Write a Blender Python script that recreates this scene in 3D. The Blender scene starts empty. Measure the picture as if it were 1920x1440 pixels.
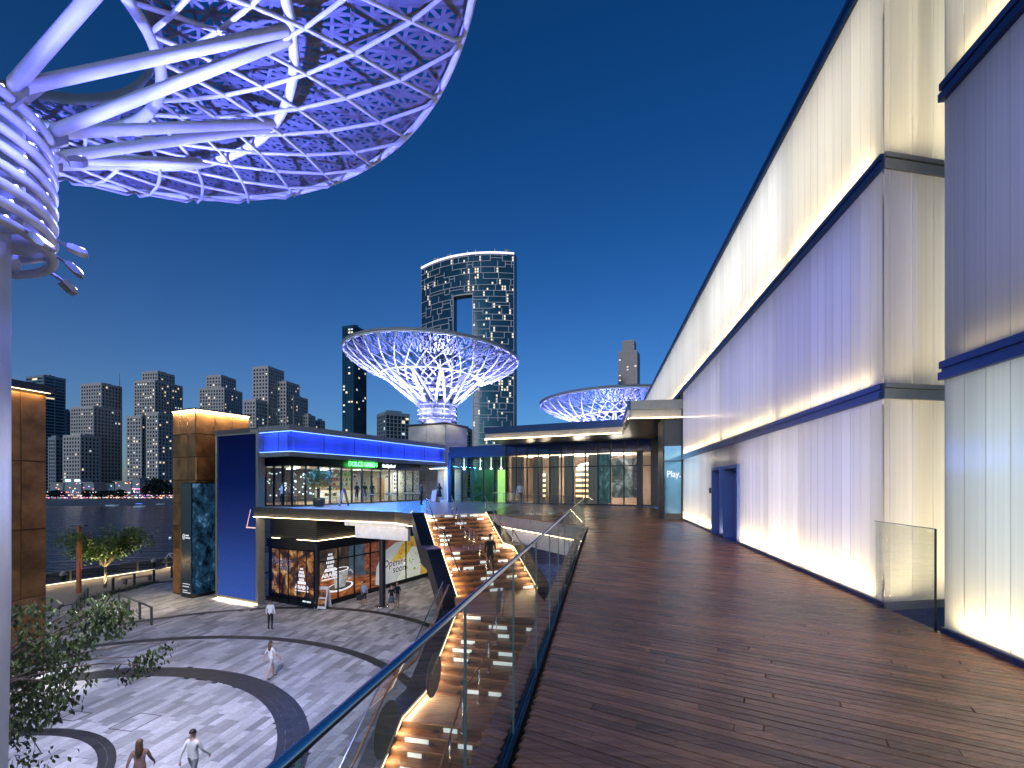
import bpy, bmesh, math, random
from mathutils import Vector, Matrix
R = math.radians
random.seed(7)
sc = bpy.context.scene
col = sc.collection

# ------------------------------------------------------------------ camera
F, CX, HY, EYE = 860.0, 960.0, 908.0, 1.6      # focal length / principal column / horizon row in photo pixels
cam = bpy.data.cameras.new('camera'); camo = bpy.data.objects.new('camera', cam); col.objects.link(camo)
cam.sensor_width = 36; cam.lens = F / 1920 * 36; cam.shift_y = (HY - 720) / 1920
cam.clip_start = .05; cam.clip_end = 9000
camo.location = (0, 0, EYE); camo.rotation_euler = (R(90), 0, 0)
sc.camera = camo

# ------------------------------------------------------------------ dusk sky, faint afterglow sun, exposure
w = bpy.data.worlds.new('World'); sc.world = w; w.use_nodes = True
nt = w.node_tree; nt.nodes.clear()
sky = nt.nodes.new('ShaderNodeTexSky'); sky.sky_type = 'NISHITA'; sky.sun_disc = False
sky.sun_elevation = R(15); sky.sun_rotation = R(200)      # scattering of the blue hour, sun side behind the camera
sky.air_density = 1.0; sky.dust_density = 1.2; sky.ozone_density = 10.0; sky.altitude = 0
gam = nt.nodes.new('ShaderNodeGamma'); gam.inputs['Gamma'].default_value = 1.2
bg = nt.nodes.new('ShaderNodeBackground'); bg.inputs['Strength'].default_value = .074
wo = nt.nodes.new('ShaderNodeOutputWorld')
# pale haze that thickens towards the horizon on all sides
wtc = nt.nodes.new('ShaderNodeTexCoord'); wsx = nt.nodes.new('ShaderNodeSeparateXYZ'); nt.links.new(wtc.outputs['Generated'], wsx.inputs[0])
wm1 = nt.nodes.new('ShaderNodeMath'); wm1.operation = 'SUBTRACT'; wm1.inputs[0].default_value = 1; wm1.use_clamp = True; nt.links.new(wsx.outputs['Z'], wm1.inputs[1])
wm2 = nt.nodes.new('ShaderNodeMath'); wm2.operation = 'POWER'; wm2.inputs[1].default_value = 5; nt.links.new(wm1.outputs[0], wm2.inputs[0])
wvs = nt.nodes.new('ShaderNodeVectorMath'); wvs.operation = 'SCALE'; wvs.inputs[0].default_value = (2.2, 1.9, 1.4); nt.links.new(wm2.outputs[0], wvs.inputs['Scale'])
wad = nt.nodes.new('ShaderNodeVectorMath'); wad.operation = 'ADD'
nt.links.new(sky.outputs[0], gam.inputs['Color']); wtm = nt.nodes.new('ShaderNodeVectorMath'); wtm.operation = 'MULTIPLY'; wtm.inputs[1].default_value = (.45, 1.08, 1.0); nt.links.new(gam.outputs[0], wtm.inputs[0]); nt.links.new(wtm.outputs[0], wad.inputs[0]); nt.links.new(wvs.outputs[0], wad.inputs[1]); nt.links.new(wad.outputs[0], bg.inputs['Color']); nt.links.new(bg.outputs[0], wo.inputs['Surface'])
sd = bpy.data.lights.new('afterglow_sun', 'SUN'); sd.energy = .62; sd.angle = R(25); sd.color = (1, .76, .68)
so = bpy.data.objects.new('afterglow_sun', sd); col.objects.link(so)
so.rotation_euler = (R(80), 0, R(-30))        # low, from behind the camera on the left
vs = sc.view_settings; vs.view_transform = 'Standard'; vs.look = 'None'; vs.exposure = 0; vs.gamma = 1; vs.use_curve_mapping = False

cy_ = sc.cycles; cy_.max_bounces = 5; cy_.diffuse_bounces = 2; cy_.glossy_bounces = 2; cy_.transmission_bounces = 3; cy_.transparent_max_bounces = 12; cy_.caustics_reflective = False; cy_.caustics_refractive = False; cy_.sample_clamp_indirect = 4

# ------------------------------------------------------------------ helpers
def N(x, y, z=0): return Vector((x, y, z))
def PX(px, py, Y): return Vector(((px - CX) / F * Y, Y, EYE - (py - HY) / F * Y))      # a photo pixel at a chosen distance
def PZ(px, py, z): return PX(px, py, F * (EYE - z) / (py - HY))                        # a photo pixel on a level plane
UP = Vector((0, 0, 1))
class MB:
    def __init__(s): s.v = []; s.f = []; s.m = []
    def add(s, vs, fs, mi=0):
        b = len(s.v); s.v += [tuple(v) for v in vs]; s.f += [tuple(b + i for i in f) for f in fs]; s.m += [mi] * len(fs); return s
    def box(s, p, u, v, w, mi=0):
        p, u, v, w = Vector(p), Vector(u), Vector(v), Vector(w)
        P = [p, p + u, p + u + v, p + v]; P += [q + w for q in P]
        fs = [(0, 3, 2, 1), (4, 5, 6, 7), (0, 1, 5, 4), (1, 2, 6, 5), (2, 3, 7, 6), (3, 0, 4, 7)]
        if u.cross(v).dot(w) < 0: fs = [tuple(reversed(f)) for f in fs]
        return s.add(P, fs, mi)
    def cbox(s, c, x, y, z, rz=0, mi=0):
        u = Vector((math.cos(rz), math.sin(rz), 0)); v = Vector((-u.y, u.x, 0)); c = Vector(c)
        return s.box(c - u * x / 2 - v * y / 2 - UP * z / 2, u * x, v * y, UP * z, mi)
    def prism(s, poly, z0, z1, mi=0):
        n = len(poly); P = [(p[0], p[1], z0) for p in poly] + [(p[0], p[1], z1) for p in poly]
        ar = sum(poly[i][0] * poly[(i + 1) % n][1] - poly[(i + 1) % n][0] * poly[i][1] for i in range(n))
        fs = [tuple(reversed(range(n))), tuple(range(n, 2 * n))] + [(i, (i + 1) % n, n + (i + 1) % n, n + i) for i in range(n)]
        if ar < 0: fs = [tuple(reversed(f)) for f in fs]
        return s.add(P, fs, mi)
    def tube(s, pts, r, n=8, closed=False, mi=0, caps=True):
        pts = [Vector(p) for p in pts]; k = len(pts); rr = r if isinstance(r, (list, tuple)) else [r] * k
        P = []; prev = None
        for i, p in enumerate(pts):
            if closed: t = pts[(i + 1) % k] - pts[i - 1]
            else: t = pts[min(i + 1, k - 1)] - pts[max(i - 1, 0)]
            if t.length < 1e-9: t = UP.copy()
            t.normalize()
            if prev is None: a = UP if abs(t.z) < .9 else Vector((1, 0, 0)); x = t.cross(a).normalized()
            else: x = (prev - t * prev.dot(t)); x = x.normalized() if x.length > 1e-6 else t.orthogonal().normalized()
            prev = x; y = t.cross(x)
            for j in range(n):
                a = 2 * math.pi * j / n; P.append(p + (x * math.cos(a) + y * math.sin(a)) * rr[i])
        fs = []
        for i in range(k if closed else k - 1):
            for j in range(n):
                a, b = i * n, ((i + 1) % k) * n; fs.append((a + j, a + (j + 1) % n, b + (j + 1) % n, b + j))
        if not closed and caps: fs += [tuple(reversed(range(n))), tuple(range((k - 1) * n, k * n))]
        return s.add(P, fs, mi)
    def lathe(s, prof, n=24, c=(0, 0, 0), mi=0, a0=0, a1=2 * math.pi):
        full = abs(a1 - a0 - 2 * math.pi) < 1e-6; m = n if full else n + 1; P = []
        for j in range(m):
            a = a0 + (a1 - a0) * j / n
            for r, z in prof: P.append((c[0] + r * math.cos(a), c[1] + r * math.sin(a), c[2] + z))
        k = len(prof); fs = []
        for j in range(n):
            A, B = j * k, ((j + 1) % m) * k
            for i in range(k - 1): fs.append((A + i, B + i, B + i + 1, A + i + 1))
        return s.add(P, fs, mi)
    def torus(s, Rr, r, n=48, k=8, c=(0, 0, 0), mi=0):
        return s.tube([(c[0] + Rr * math.cos(2 * math.pi * i / n), c[1] + Rr * math.sin(2 * math.pi * i / n), c[2]) for i in range(n)], r, k, True, mi)
    def ball(s, c, r, n=10, k=6, mi=0, sz=1):
        return s.lathe([(max(r * math.sin(math.pi * i / k), 1e-4), -r * sz * math.cos(math.pi * i / k)) for i in range(k + 1)], n, c, mi)
    def mesh(s, name, mats=None, smooth=False):
        me = bpy.data.meshes.new(name); me.from_pydata(s.v, [], s.f)
        for m in (mats or []): me.materials.append(m)
        if len(mats or []) > 1: me.polygons.foreach_set('material_index', s.m)
        if smooth: me.polygons.foreach_set('use_smooth', [True] * len(s.f))
        me.update(); return me
    def build(s, name, mat, parent=None, smooth=False, **tags):
        mats = mat if isinstance(mat, (list, tuple)) else [mat]
        return put(name, s.mesh(name, mats, smooth), parent, **tags)
def put(name, me, parent=None, mat=None, **tags):
    o = bpy.data.objects.new(name, me); col.objects.link(o)
    if parent is not None: o.parent = parent; o.matrix_parent_inverse = PINV[parent.name]
    if mat is not None: o.matrix_basis = mat
    PINV[o.name] = mat.inverted() if mat is not None else Matrix()
    tag(o, **tags); return o
PINV = {}
def tag(o, label=None, cat=None, group=None, kind=None):
    if label: o['label'] = label
    if cat: o['category'] = cat
    if group: o['group'] = group
    if kind: o['kind'] = kind
    return o
def thing(name, loc, label, cat, group=None, rz=0):
    o = bpy.data.objects.new(name, None); col.objects.link(o); o.location = loc; o.rotation_euler = (0, 0, rz); o.empty_display_size = .2
    PINV[o.name] = (Matrix.Translation(loc) @ Matrix.Rotation(rz, 4, 'Z')).inverted()
    return tag(o, label, cat, group)
def copy_tree(o, parent=None):
    c = o.copy(); col.objects.link(c)
    if parent is not None: c.parent = parent
    for ch in list(o.children): copy_tree(ch, c)
    return c
# lamps ------------------------------------------------------------------
def lamp(kind, name, loc, energy, color=(1, 1, 1), target=None, size=.5, sy=None, spot=60, blend=.5, parent=None, rot=None):
    d = bpy.data.lights.new(name, kind); d.energy = energy; d.color = color
    if kind == 'AREA':
        d.size = size
        if sy: d.shape = 'RECTANGLE'; d.size_y = sy
    elif kind == 'SPOT': d.spot_size = R(spot); d.spot_blend = blend; d.shadow_soft_size = size
    else: d.shadow_soft_size = size
    o = bpy.data.objects.new(name, d); col.objects.link(o); o.location = loc
    if target is not None: o.rotation_euler = (Vector(target) - Vector(loc)).to_track_quat('-Z', 'Y').to_euler()
    if rot is not None: o.rotation_euler = rot
    if parent is not None: o.parent = parent; o.matrix_parent_inverse = PINV[parent.name]
    return o
def strip_lamp(name, p, q, direction, energy, color, width=.06, parent=None):
    """a straight LED run from p to q that shines along direction"""
    p, q = Vector(p), Vector(q); x = (q - p).normalized(); z = -Vector(direction).normalized(); z = (z - x * z.dot(x)).normalized(); y = z.cross(x)
    d = bpy.data.lights.new(name, 'AREA'); d.shape = 'RECTANGLE'; d.size = (q - p).length; d.size_y = width; d.energy = energy; d.color = color
    o = bpy.data.objects.new(name, d); col.objects.link(o)
    m = Matrix((x, y, z)).transposed().to_4x4(); m.translation = (p + q) / 2; o.matrix_world = m
    if parent is not None: o.parent = parent; o.matrix_parent_inverse = PINV[parent.name]
    return o
# materials --------------------------------------------------------------
def mat(name, c, rough=.5, metal=0, var=.12, scale=3, bump=0, bscale=60, emit=None, estr=0, spec=.5, stretch=(1, 1, 1), rand=0, coat=0, stain=0, sscale=.6):
    m = bpy.data.materials.new(name); m.use_nodes = True; t = m.node_tree; b = t.nodes['Principled BSDF']
    tc = t.nodes.new('ShaderNodeTexCoord'); mp = t.nodes.new('ShaderNodeMapping'); mp.inputs['Scale'].default_value = stretch
    t.links.new(tc.outputs['Object'], mp.inputs['Vector'])
    n = t.nodes.new('ShaderNodeTexNoise'); n.inputs['Scale'].default_value = scale; n.inputs['Detail'].default_value = 6; n.inputs['Roughness'].default_value = .6
    t.links.new(mp.outputs[0], n.inputs['Vector'])
    fac = n.outputs['Fac']
    if rand:
        o0 = t.nodes.new('ShaderNodeObjectInfo'); va = t.nodes.new('ShaderNodeVectorMath'); va.operation = 'MULTIPLY_ADD'; va.inputs[1].default_value = (17, 11, 7)
        t.links.new(o0.outputs['Random'], va.inputs[0]); t.links.new(mp.outputs[0], va.inputs[2]); t.links.new(va.outputs[0], n.inputs['Vector'])
    if rand:
        oi = t.nodes.new('ShaderNodeObjectInfo'); ge = t.nodes.new('ShaderNodeNewGeometry')
        ad = t.nodes.new('ShaderNodeMath'); ad.operation = 'ADD'; fr = t.nodes.new('ShaderNodeMath'); fr.operation = 'FRACT'
        t.links.new(oi.outputs['Random'], ad.inputs[0]); t.links.new(ge.outputs['Random Per Island'], ad.inputs[1]); t.links.new(ad.outputs[0], fr.inputs[0])
        mr = t.nodes.new('ShaderNodeMapRange'); mr.inputs['To Min'].default_value = 1 - rand; mr.inputs['To Max'].default_value = 1 + rand
        t.links.new(fr.outputs[0], mr.inputs['Value'])
    mr2 = t.nodes.new('ShaderNodeMapRange'); mr2.inputs['From Min'].default_value = .3; mr2.inputs['From Max'].default_value = .7
    mr2.inputs['To Min'].default_value = 1 - var; mr2.inputs['To Max'].default_value = 1 + var; t.links.new(fac, mr2.inputs['Value'])
    vm = t.nodes.new('ShaderNodeVectorMath'); vm.operation = 'SCALE'; vm.inputs[0].default_value = c
    if rand:
        mu = t.nodes.new('ShaderNodeMath'); mu.operation = 'MULTIPLY'; t.links.new(mr.outputs[0], mu.inputs[0]); t.links.new(mr2.outputs[0], mu.inputs[1]); t.links.new(mu.outputs[0], vm.inputs['Scale'])
    else: t.links.new(mr2.outputs[0], vm.inputs['Scale'])
    if stain:
        gp = t.nodes.new('ShaderNodeNewGeometry'); sn = t.nodes.new('ShaderNodeTexNoise'); sn.inputs['Scale'].default_value = sscale; sn.inputs['Detail'].default_value = 4; t.links.new(gp.outputs['Position'], sn.inputs['Vector'])
        sm = t.nodes.new('ShaderNodeMapRange'); sm.inputs['From Min'].default_value = .3; sm.inputs['From Max'].default_value = .7; sm.inputs['To Min'].default_value = 1 - stain; sm.inputs['To Max'].default_value = 1 + stain; t.links.new(sn.outputs['Fac'], sm.inputs['Value'])
        v2 = t.nodes.new('ShaderNodeVectorMath'); v2.operation = 'SCALE'; t.links.new(vm.outputs[0], v2.inputs[0]); t.links.new(sm.outputs[0], v2.inputs['Scale']); t.links.new(v2.outputs[0], b.inputs['Base Color'])
    else: t.links.new(vm.outputs[0], b.inputs['Base Color'])
    rr = t.nodes.new('ShaderNodeMapRange'); rr.inputs['To Min'].default_value = max(rough - .08, .02); rr.inputs['To Max'].default_value = min(rough + .08, 1)
    t.links.new(fac, rr.inputs['Value']); t.links.new(rr.outputs[0], b.inputs['Roughness'])
    b.inputs['Metallic'].default_value = metal; b.inputs['Specular IOR Level'].default_value = spec; b.inputs['Coat Weight'].default_value = coat
    if bump:
        n2 = t.nodes.new('ShaderNodeTexNoise'); n2.inputs['Scale'].default_value = bscale; n2.inputs['Detail'].default_value = 4; t.links.new(mp.outputs[0], n2.inputs['Vector'])
        bp = t.nodes.new('ShaderNodeBump'); bp.inputs['Strength'].default_value = bump; bp.inputs['Distance'].default_value = .02
        t.links.new(n2.outputs['Fac'], bp.inputs['Height']); t.links.new(bp.outputs[0], b.inputs['Normal'])
    if emit: b.inputs['Emission Color'].default_value = (*emit, 1); b.inputs['Emission Strength'].default_value = estr
    return m
def glow(name, c, s): return mat(name, (.8, .8, .8), .5, emit=c, estr=s)
def glass(name, tint=(.9, .97, .94), refl=.1, rough=0.0, ior=1.5):
    m = bpy.data.materials.new(name); m.use_nodes = True; t = m.node_tree; t.nodes.clear()
    o = t.nodes.new('ShaderNodeOutputMaterial'); tr = t.nodes.new('ShaderNodeBsdfTransparent'); gl = t.nodes.new('ShaderNodeBsdfGlossy')
    tr.inputs['Color'].default_value = (*tint, 1); gl.inputs['Roughness'].default_value = rough
    lw = t.nodes.new('ShaderNodeFresnel'); lw.inputs['IOR'].default_value = ior
    no = t.nodes.new('ShaderNodeTexNoise'); no.inputs['Scale'].default_value = .6
    ad = t.nodes.new('ShaderNodeMath'); ad.operation = 'MULTIPLY_ADD'; ad.inputs[1].default_value = refl * .3; t.links.new(no.outputs['Fac'], ad.inputs[0])
    mu = t.nodes.new('ShaderNodeMath'); mu.operation = 'MULTIPLY'; mu.inputs[1].default_value = refl / .1; t.links.new(lw.outputs[0], mu.inputs[0]); t.links.new(mu.outputs[0], ad.inputs[2])
    mx = t.nodes.new('ShaderNodeMixShader'); t.links.new(ad.outputs[0], mx.inputs[0]); t.links.new(tr.outputs[0], mx.inputs[1]); t.links.new(gl.outputs[0], mx.inputs[2])
    t.links.new(mx.outputs[0], o.inputs['Surface']); return m
def text_mesh(s, size, name='lettering', extrude=.01, bold=0, shear=0):
    c = bpy.data.curves.new(name, 'FONT'); c.body = s; c.size = size; c.extrude = extrude; c.offset = bold; c.shear = shear; c.align_x = 'CENTER'; c.align_y = 'CENTER'; c.resolution_u = 3
    o = bpy.data.objects.new('tmp_text', c); col.objects.link(o); dg = bpy.context.evaluated_depsgraph_get()
    me = bpy.data.meshes.new_from_object(o.evaluated_get(dg)); bpy.data.objects.remove(o); me.name = name; return me
def frame_matrix(p, x, y=UP):
    x = Vector(x).normalized(); y = Vector(y).normalized(); z = x.cross(y); m = Matrix((x, y, z)).transposed().to_4x4(); m.translation = p; return m
def put_text(s, size, p, x, m, parent, name='lettering', extrude=.01, bold=0, shear=0, sx=1):
    me = text_mesh(s, size, name, extrude, bold, shear); me.materials.clear(); me.materials.append(m)
    o = bpy.data.objects.new(name, me); col.objects.link(o); o.parent = parent; o.matrix_parent_inverse = PINV[parent.name]
    o.matrix_basis = frame_matrix(p, x) @ Matrix.Diagonal((sx, 1, 1, 1)); return o

# palette ----------------------------------------------------------------
m_white = mat('white_steel_paint', (.72, .72, .74), .4, var=.06)
m_panel = mat('perforated_white_panel', (.15, .16, .185), .5, var=.15, scale=1.2, rand=.3)
m_panel_back = mat('grey_rim_fascia', (.26, .25, .27), .5)
m_dark = mat('charcoal_steel', (.035, .037, .045), .35, metal=.4)
m_black = mat('black_aluminium', (.012, .013, .016), .35, metal=.3)
m_navy = mat('navy_aluminium_profile', (.022, .055, .14), .35, metal=.5, var=.1)
m_chrome = mat('brushed_stainless', (.62, .62, .64), .22, metal=1, var=.1, stretch=(1, 1, 12))
m_lamp_grey = mat('grey_lamp_housing', (.4, .4, .4), .45, metal=.5)
m_conc = mat('pale_concrete', (.34, .33, .31), .75, var=.15, bump=.2)
m_conc_d = mat('dark_cladding', (.06, .06, .065), .5, var=.2)
m_glassrail = glass('clear_rail_glass', (.955, .985, .975), .03, ior=1.3)
m_glasswin = glass('shop_window_glass', (.9, .94, .93), .06)
m_warm = glow('warm_led_strip', (1, .72, .38), 9)
m_warm2 = glow('warm_led_soft', (1, .78, .45), 4)
m_blueled = glow('blue_led_strip', (.12, .25, 1), 9)
m_whiteled = glow('white_led', (1, .97, .92), 8)
m_led_v = glow('violet_white_led', (.75, .75, 1), 6)
# ================================================================== THE SETTING
e1 = N(.1895, .9819); e2 = N(.9819, -.1895)          # along the boardwalk / across it towards the lit wall
def D(s, t, z=0): return e1 * s + e2 * t + UP * z
PL = -6.9                                           # plaza level below the boardwalk
A_ = N(.894, -.447); B_ = N(.4477, .894)            # axes of the restaurant block
RINGC = N(-15.9, 11.3)
P1 = N(-6.8, 26.8); TL = N(-4.6, 24.1); U_ = N(.935, .355); V_ = N(.355, -.935); TR = TL + U_ * 3.4; VC = N(2.85, 17.3)
# ---- materials of the ground
m_board = mat('oiled_deck_board', (.38, .155, .072), .27, var=.35, scale=2.2, stretch=(.6, 14, 14), rand=.42, bump=.15, bscale=30, stain=.3)
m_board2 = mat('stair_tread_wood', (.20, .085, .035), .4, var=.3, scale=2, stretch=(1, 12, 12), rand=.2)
m_under = mat('dark_substructure', (.008, .008, .009), .8)
m_grout = mat('dark_grout', (.05, .05, .055), .85)
m_pav = mat('granite_paver', (.30, .30, .32), .5, var=.16, scale=9, rand=.42, bump=.15, bscale=90, stain=.2)
m_sett = mat('dark_granite_sett', (.018, .018, .021), .5, var=.2, scale=8, rand=.35, bump=.2, bscale=60)
m_terr = mat('polished_terrace_stone', (.26, .27, .30), .3, var=.15, scale=2)
m_sea = None
def scan(poly, o, u, n, d):
    """cut the line {o + d n + x u} with a polygon, give x intervals"""
    xs = []
    k = len(poly)
    for i in range(k):
        a, b = poly[i] - o, poly[(i + 1) % k] - o
        da, db = a.dot(n) - d, b.dot(n) - d
        if (da < 0) != (db < 0): f = da / (da - db); xs.append((a + (b - a) * f).dot(u))
    xs.sort(); return list(zip(xs[::2], xs[1::2]))
def lay_boards(polys, o, u, n, pitch, gap, L, z, th, rng, joint=.003):
    """list of (corner, length) boards running along u"""
    out = []
    for poly in polys:
        ds = [(p - o).dot(n) for p in poly]; d = math.floor(min(ds) / pitch) * pitch
        while d < max(ds):
            for x0, x1 in scan(poly, o, u, n, d + pitch / 2):
                x = x0
                ph = rng.uniform(.15, 1) * L
                while x < x1 - .02:
                    e = min(x + ph, x1); ph = L * rng.uniform(.9, 1.1)
                    if x1 - e < .12: e = x1
                    out.append((o + u * (x + joint) + n * (d + gap / 2), e - x - 2 * joint)); x = e
            d += pitch
    return out
unit_cache = {}
def slab_mesh(name, L, W, T, m):
    k = (name, round(L, 2), round(W, 3), round(T, 3), m.name)
    if k not in unit_cache:
        b = MB(); c = min(.006, W * .06)
        P = [(0, 0, -T), (L, 0, -T), (L, W, -T), (0, W, -T), (0, 0, -c), (L, 0, -c), (L, W, -c), (0, W, -c), (c, c, 0), (L - c, c, 0), (L - c, W - c, 0), (c, W - c, 0)]
        fs = [(0, 1, 5, 4), (1, 2, 6, 5), (2, 3, 7, 6), (3, 0, 4, 7), (4, 5, 9, 8), (5, 6, 10, 9), (6, 7, 11, 10), (7, 4, 8, 11), (8, 9, 10, 11)]
        b.add(P, fs); unit_cache[k] = b.mesh(name, [m])
    return unit_cache[k]
def lay_out(items, name, W, T, m, z, u, n, parent, limit, view):
    """the pieces that show largest become objects, the rest one joined part"""
    def size(it):
        p = it[0] + u * it[1] / 2; Y = p.y
        if Y < .6: return 0
        x = CX + F * p.x / Y; y = HY + F * (EYE - z) / Y
        if x < -20 or x > 1940 or y > 1450: return 0
        return it[1] * W * (EYE - z) / (Y * Y * Y)
    if not view: size2 = lambda it: 0
    items = sorted(items, key=size, reverse=True)
    rz = math.atan2(u.y, u.x)
    for p, L in items[:limit]:
        me = slab_mesh(name, round(L, 2), W, T, m)
        o = bpy.data.objects.new(name, me); col.objects.link(o); o.parent = parent
        o.location = (p.x, p.y, z + random.uniform(-.0007, .0007)); o.rotation_euler = (0, 0, rz)
    b = MB()
    for p, L in items[limit:]:
        q = Vector((p.x, p.y, z + random.uniform(-.0007, .0007))); c = .004
        P = [q, q + u * L, q + u * L + n * W, q + n * W]
        b.add([x - UP * T for x in P] + P, [(0, 1, 5, 4), (1, 2, 6, 5), (2, 3, 7, 6), (3, 0, 4, 7), (4, 5, 6, 7)])
    if b.v: b.build(name, m, parent, kind='stuff')
# ---- boardwalk
S0 = .6
far_poly = [VC, D(17.2, 3.62), D(33.4, 3.62), N(.2, 37.4), TR]
walk_poly = [D(S0, -.49), D(S0, 3.62), D(17.2, 3.62), VC + e2 * .06]
walk = MB()
walk.prism([(p.x, p.y) for p in [D(S0, -.735), D(S0, 3.62), D(17.2, 3.62), VC]], -.55, -.04)
walk = walk.build('boardwalk', m_under, kind='structure')
bu = N(.862, -.507); bn = N(.507, .862)
rng = random.Random(3)
items = lay_boards([walk_poly], N(0, 0), bu, bn, .094, .006, 2.4, 0, .025, rng, .0015)
items2 = lay_boards([[D(S0, -.741), D(S0, -.585), D(17.3, -.585), D(17.3, -.741)]], N(0, 0), bu, bn, .094, .006, 2.4, 0, .025, rng, .0015)
items3 = lay_boards([far_poly], N(0, 0), bu, bn, .094, .006, 2.4, 0, .025, rng, .0015)
lay_out(items + items2 + items3, 'deck_board', .088, .026, m_board, 0, bu, bn, walk, 300, True)
MB().box(D(S0, -.580, -.03), e1 * 16.7, e2 * .016, UP * .032).box(D(S0, -.530, -.03), e1 * 16.7, e2 * .014, UP * .032).build('glass_clamp_channel', m_black, walk)
# ---- terrace in front of the restaurant
terr_poly = [N(-17.85, 32.35), P1, TL, TR, N(.2, 37.4), N(-5.5, 41.0), N(-3, 56), N(-10, 50)]
terrace = MB().prism([(p.x, p.y) for p in terr_poly], -.55, -.01).prism([(p.x, p.y) for p in far_poly], -.55, -.045).build('terrace', m_terr, kind='structure')
# ---- plaza
plaza = MB().prism([(-31.5, 18), (-24, 4), (14, 4), (14, 60), (-14, 60), (-24.5, 44), (-31.5, 40)], PL - .4, PL - .03).build('plaza', m_grout, kind='structure')
pav_poly = [N(-31, 18), N(-24, 6), N(6, 9), N(8, 48), N(-12, 52), N(-24, 43), N(-31, 39)]
rng = random.Random(5)
items = lay_boards([pav_poly], N(0, 0), e1, -e2, .31, .007, .92, PL, .03, rng, .004)
def ring_r(p): return (p - RINGC).length
C2, C2R = N(-14.5, 18.3), 13.55
bands = [(RINGC, 4.22, 4.67, 2), (RINGC, 9.0, 10.0, 4), (RINGC, 13.95, 14.45, 2), (C2, C2R - .5, C2R, 2)]
keep = []
for p, L in items:
    c = p + e1 * L / 2 - e2 * .15
    if any(r0 + .22 < (c - cc).length < r1 - .22 for cc, r0, r1, _ in bands): continue
    keep.append((p, L))
setts = []
for cc, r0, r1, rows in bands:
    dr = (r1 - r0) / rows
    for k in range(rows):
        ra, rb = r0 + dr * k + .004, r0 + dr * (k + 1) - .004; n = int(2 * math.pi * rb / .34)
        for j in range(n):
            a0 = 2 * math.pi * (j + (k % 2) * .5) / n; a1 = a0 + 2 * math.pi / n - .007 / rb
            c = cc + N(math.cos(a0), math.sin(a0)) * ra
            if c.y < 9 or c.y > 33 or c.x > 2: continue
            if cc is C2 and (c - RINGC).length < 14.6: continue
            setts.append([cc + N(math.cos(a), math.sin(a)) * r for a, r in ((a0, ra), (a0, rb), (a1, rb), (a1, ra))])
def clip_top(items): return items
lay_out(keep, 'paver', .303, .05, m_pav, PL, e1, -e2, plaza, 300, True)
b = MB()
for q in setts: b.prism([(p.x, p.y) for p in q], PL - .03, PL + .006 + random.uniform(0, .003))
b.build('dark_sett', m_sett, plaza, kind='stuff')
b = MB()                                              # access covers
for c in ((PZ(253, 1354, PL), .95, 1.1), (PZ(140, 1343, PL), .7, .6), (PZ(640, 1199, PL), .8, .8)):
    p, x, y = c; 
    for du, dv in ((-1, 0), (1, 0)): b.box(p + e2 * (du * x / 2) - e1 * y / 2 + UP * .001, e2 * .03, e1 * y, UP * .006)
    for du in (-1, 1): b.box(p - e2 * x / 2 + e1 * (du * y / 2) + UP * .001, e2 * (x + .03), e1 * .03, UP * .006)
b.build('access_cover_frame', m_sett, plaza)
# ---- promenade strip, sea, far shore
SEA = -18.0
pe0 = PZ(89, 1097, PL); pe1 = PZ(321, 1063, PL); pd = (pe1 - pe0).normalized()
prom = MB().prism([(q.x, q.y) for q in (pe0 - pd * 40, pe0 + pd * 70, pe0 + pd * 70 + N(30, -14), N(-22, 43), N(-30, 38), N(-30, 16), pe0 - pd * 40 + N(14, 0))], PL - 4, PL - .045)
m_prom = mat('promenade_stone', (.26, .24, .22), .6, var=.2, scale=1.5)
prom = prom.build('promenade', m_prom, kind='structure')
def sea_mat():
    m = bpy.data.materials.new('dusk_sea'); m.use_nodes = True; t = m.node_tree; b = t.nodes['Principled BSDF']
    b.inputs['Base Color'].default_value = (.004, .014, .03, 1); b.inputs['Roughness'].default_value = .2
    tc = t.nodes.new('ShaderNodeTexCoord'); mp = t.nodes.new('ShaderNodeMapping'); mp.inputs['Scale'].default_value = (.16, .7, 1); t.links.new(tc.outputs['Object'], mp.inputs['Vector'])
    n = t.nodes.new('ShaderNodeTexNoise'); n.inputs['Scale'].default_value = .5; n.inputs['Detail'].default_value = 5; t.links.new(mp.outputs[0], n.inputs['Vector'])
    bp = t.nodes.new('ShaderNodeBump'); bp.inputs['Strength'].default_value = 1.0; bp.inputs['Distance'].default_value = 1.6; t.links.new(n.outputs['Fac'], bp.inputs['Height']); t.links.new(bp.outputs[0], b.inputs['Normal'])
    return m
MB().add([(-900, 30, SEA), (300, 30, SEA), (300, 440, SEA), (-900, 440, SEA)], [(0, 1, 2, 3)]).build('sea', sea_mat(), kind='structure')
m_sand = mat('beach_sand', (.23, .19, .17), .9, var=.15, scale=.03)
m_land = mat('far_ground', (.06, .06, .06), .9, scale=.01)
MB().add([(-900, 398, SEA - .6), (300, 398, SEA - .6), (300, 430, SEA + .5), (-900, 430, SEA + .5), (300, 520, SEA + 2.4), (-900, 520, SEA + 2.4)], [(0, 1, 2, 3), (3, 2, 4, 5)]).build('beach', m_sand, kind='structure')
MB().add([(-6000, 519, SEA + 2.3), (6000, 519, SEA + 2.3), (6000, 8000, SEA + 2.3), (-6000, 8000, SEA + 2.3)], [(0, 1, 2, 3)]).build('far_ground', m_land, kind='structure')
# ground far below the deck and right of it, so nothing is bottomless
MB().add([(-24, -40, PL - .5), (80, -40, PL - .5), (80, 120, PL - .5), (-24, 120, PL - .5)], [(0, 1, 2, 3)]).build('ground', m_grout, kind='structure')

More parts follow.
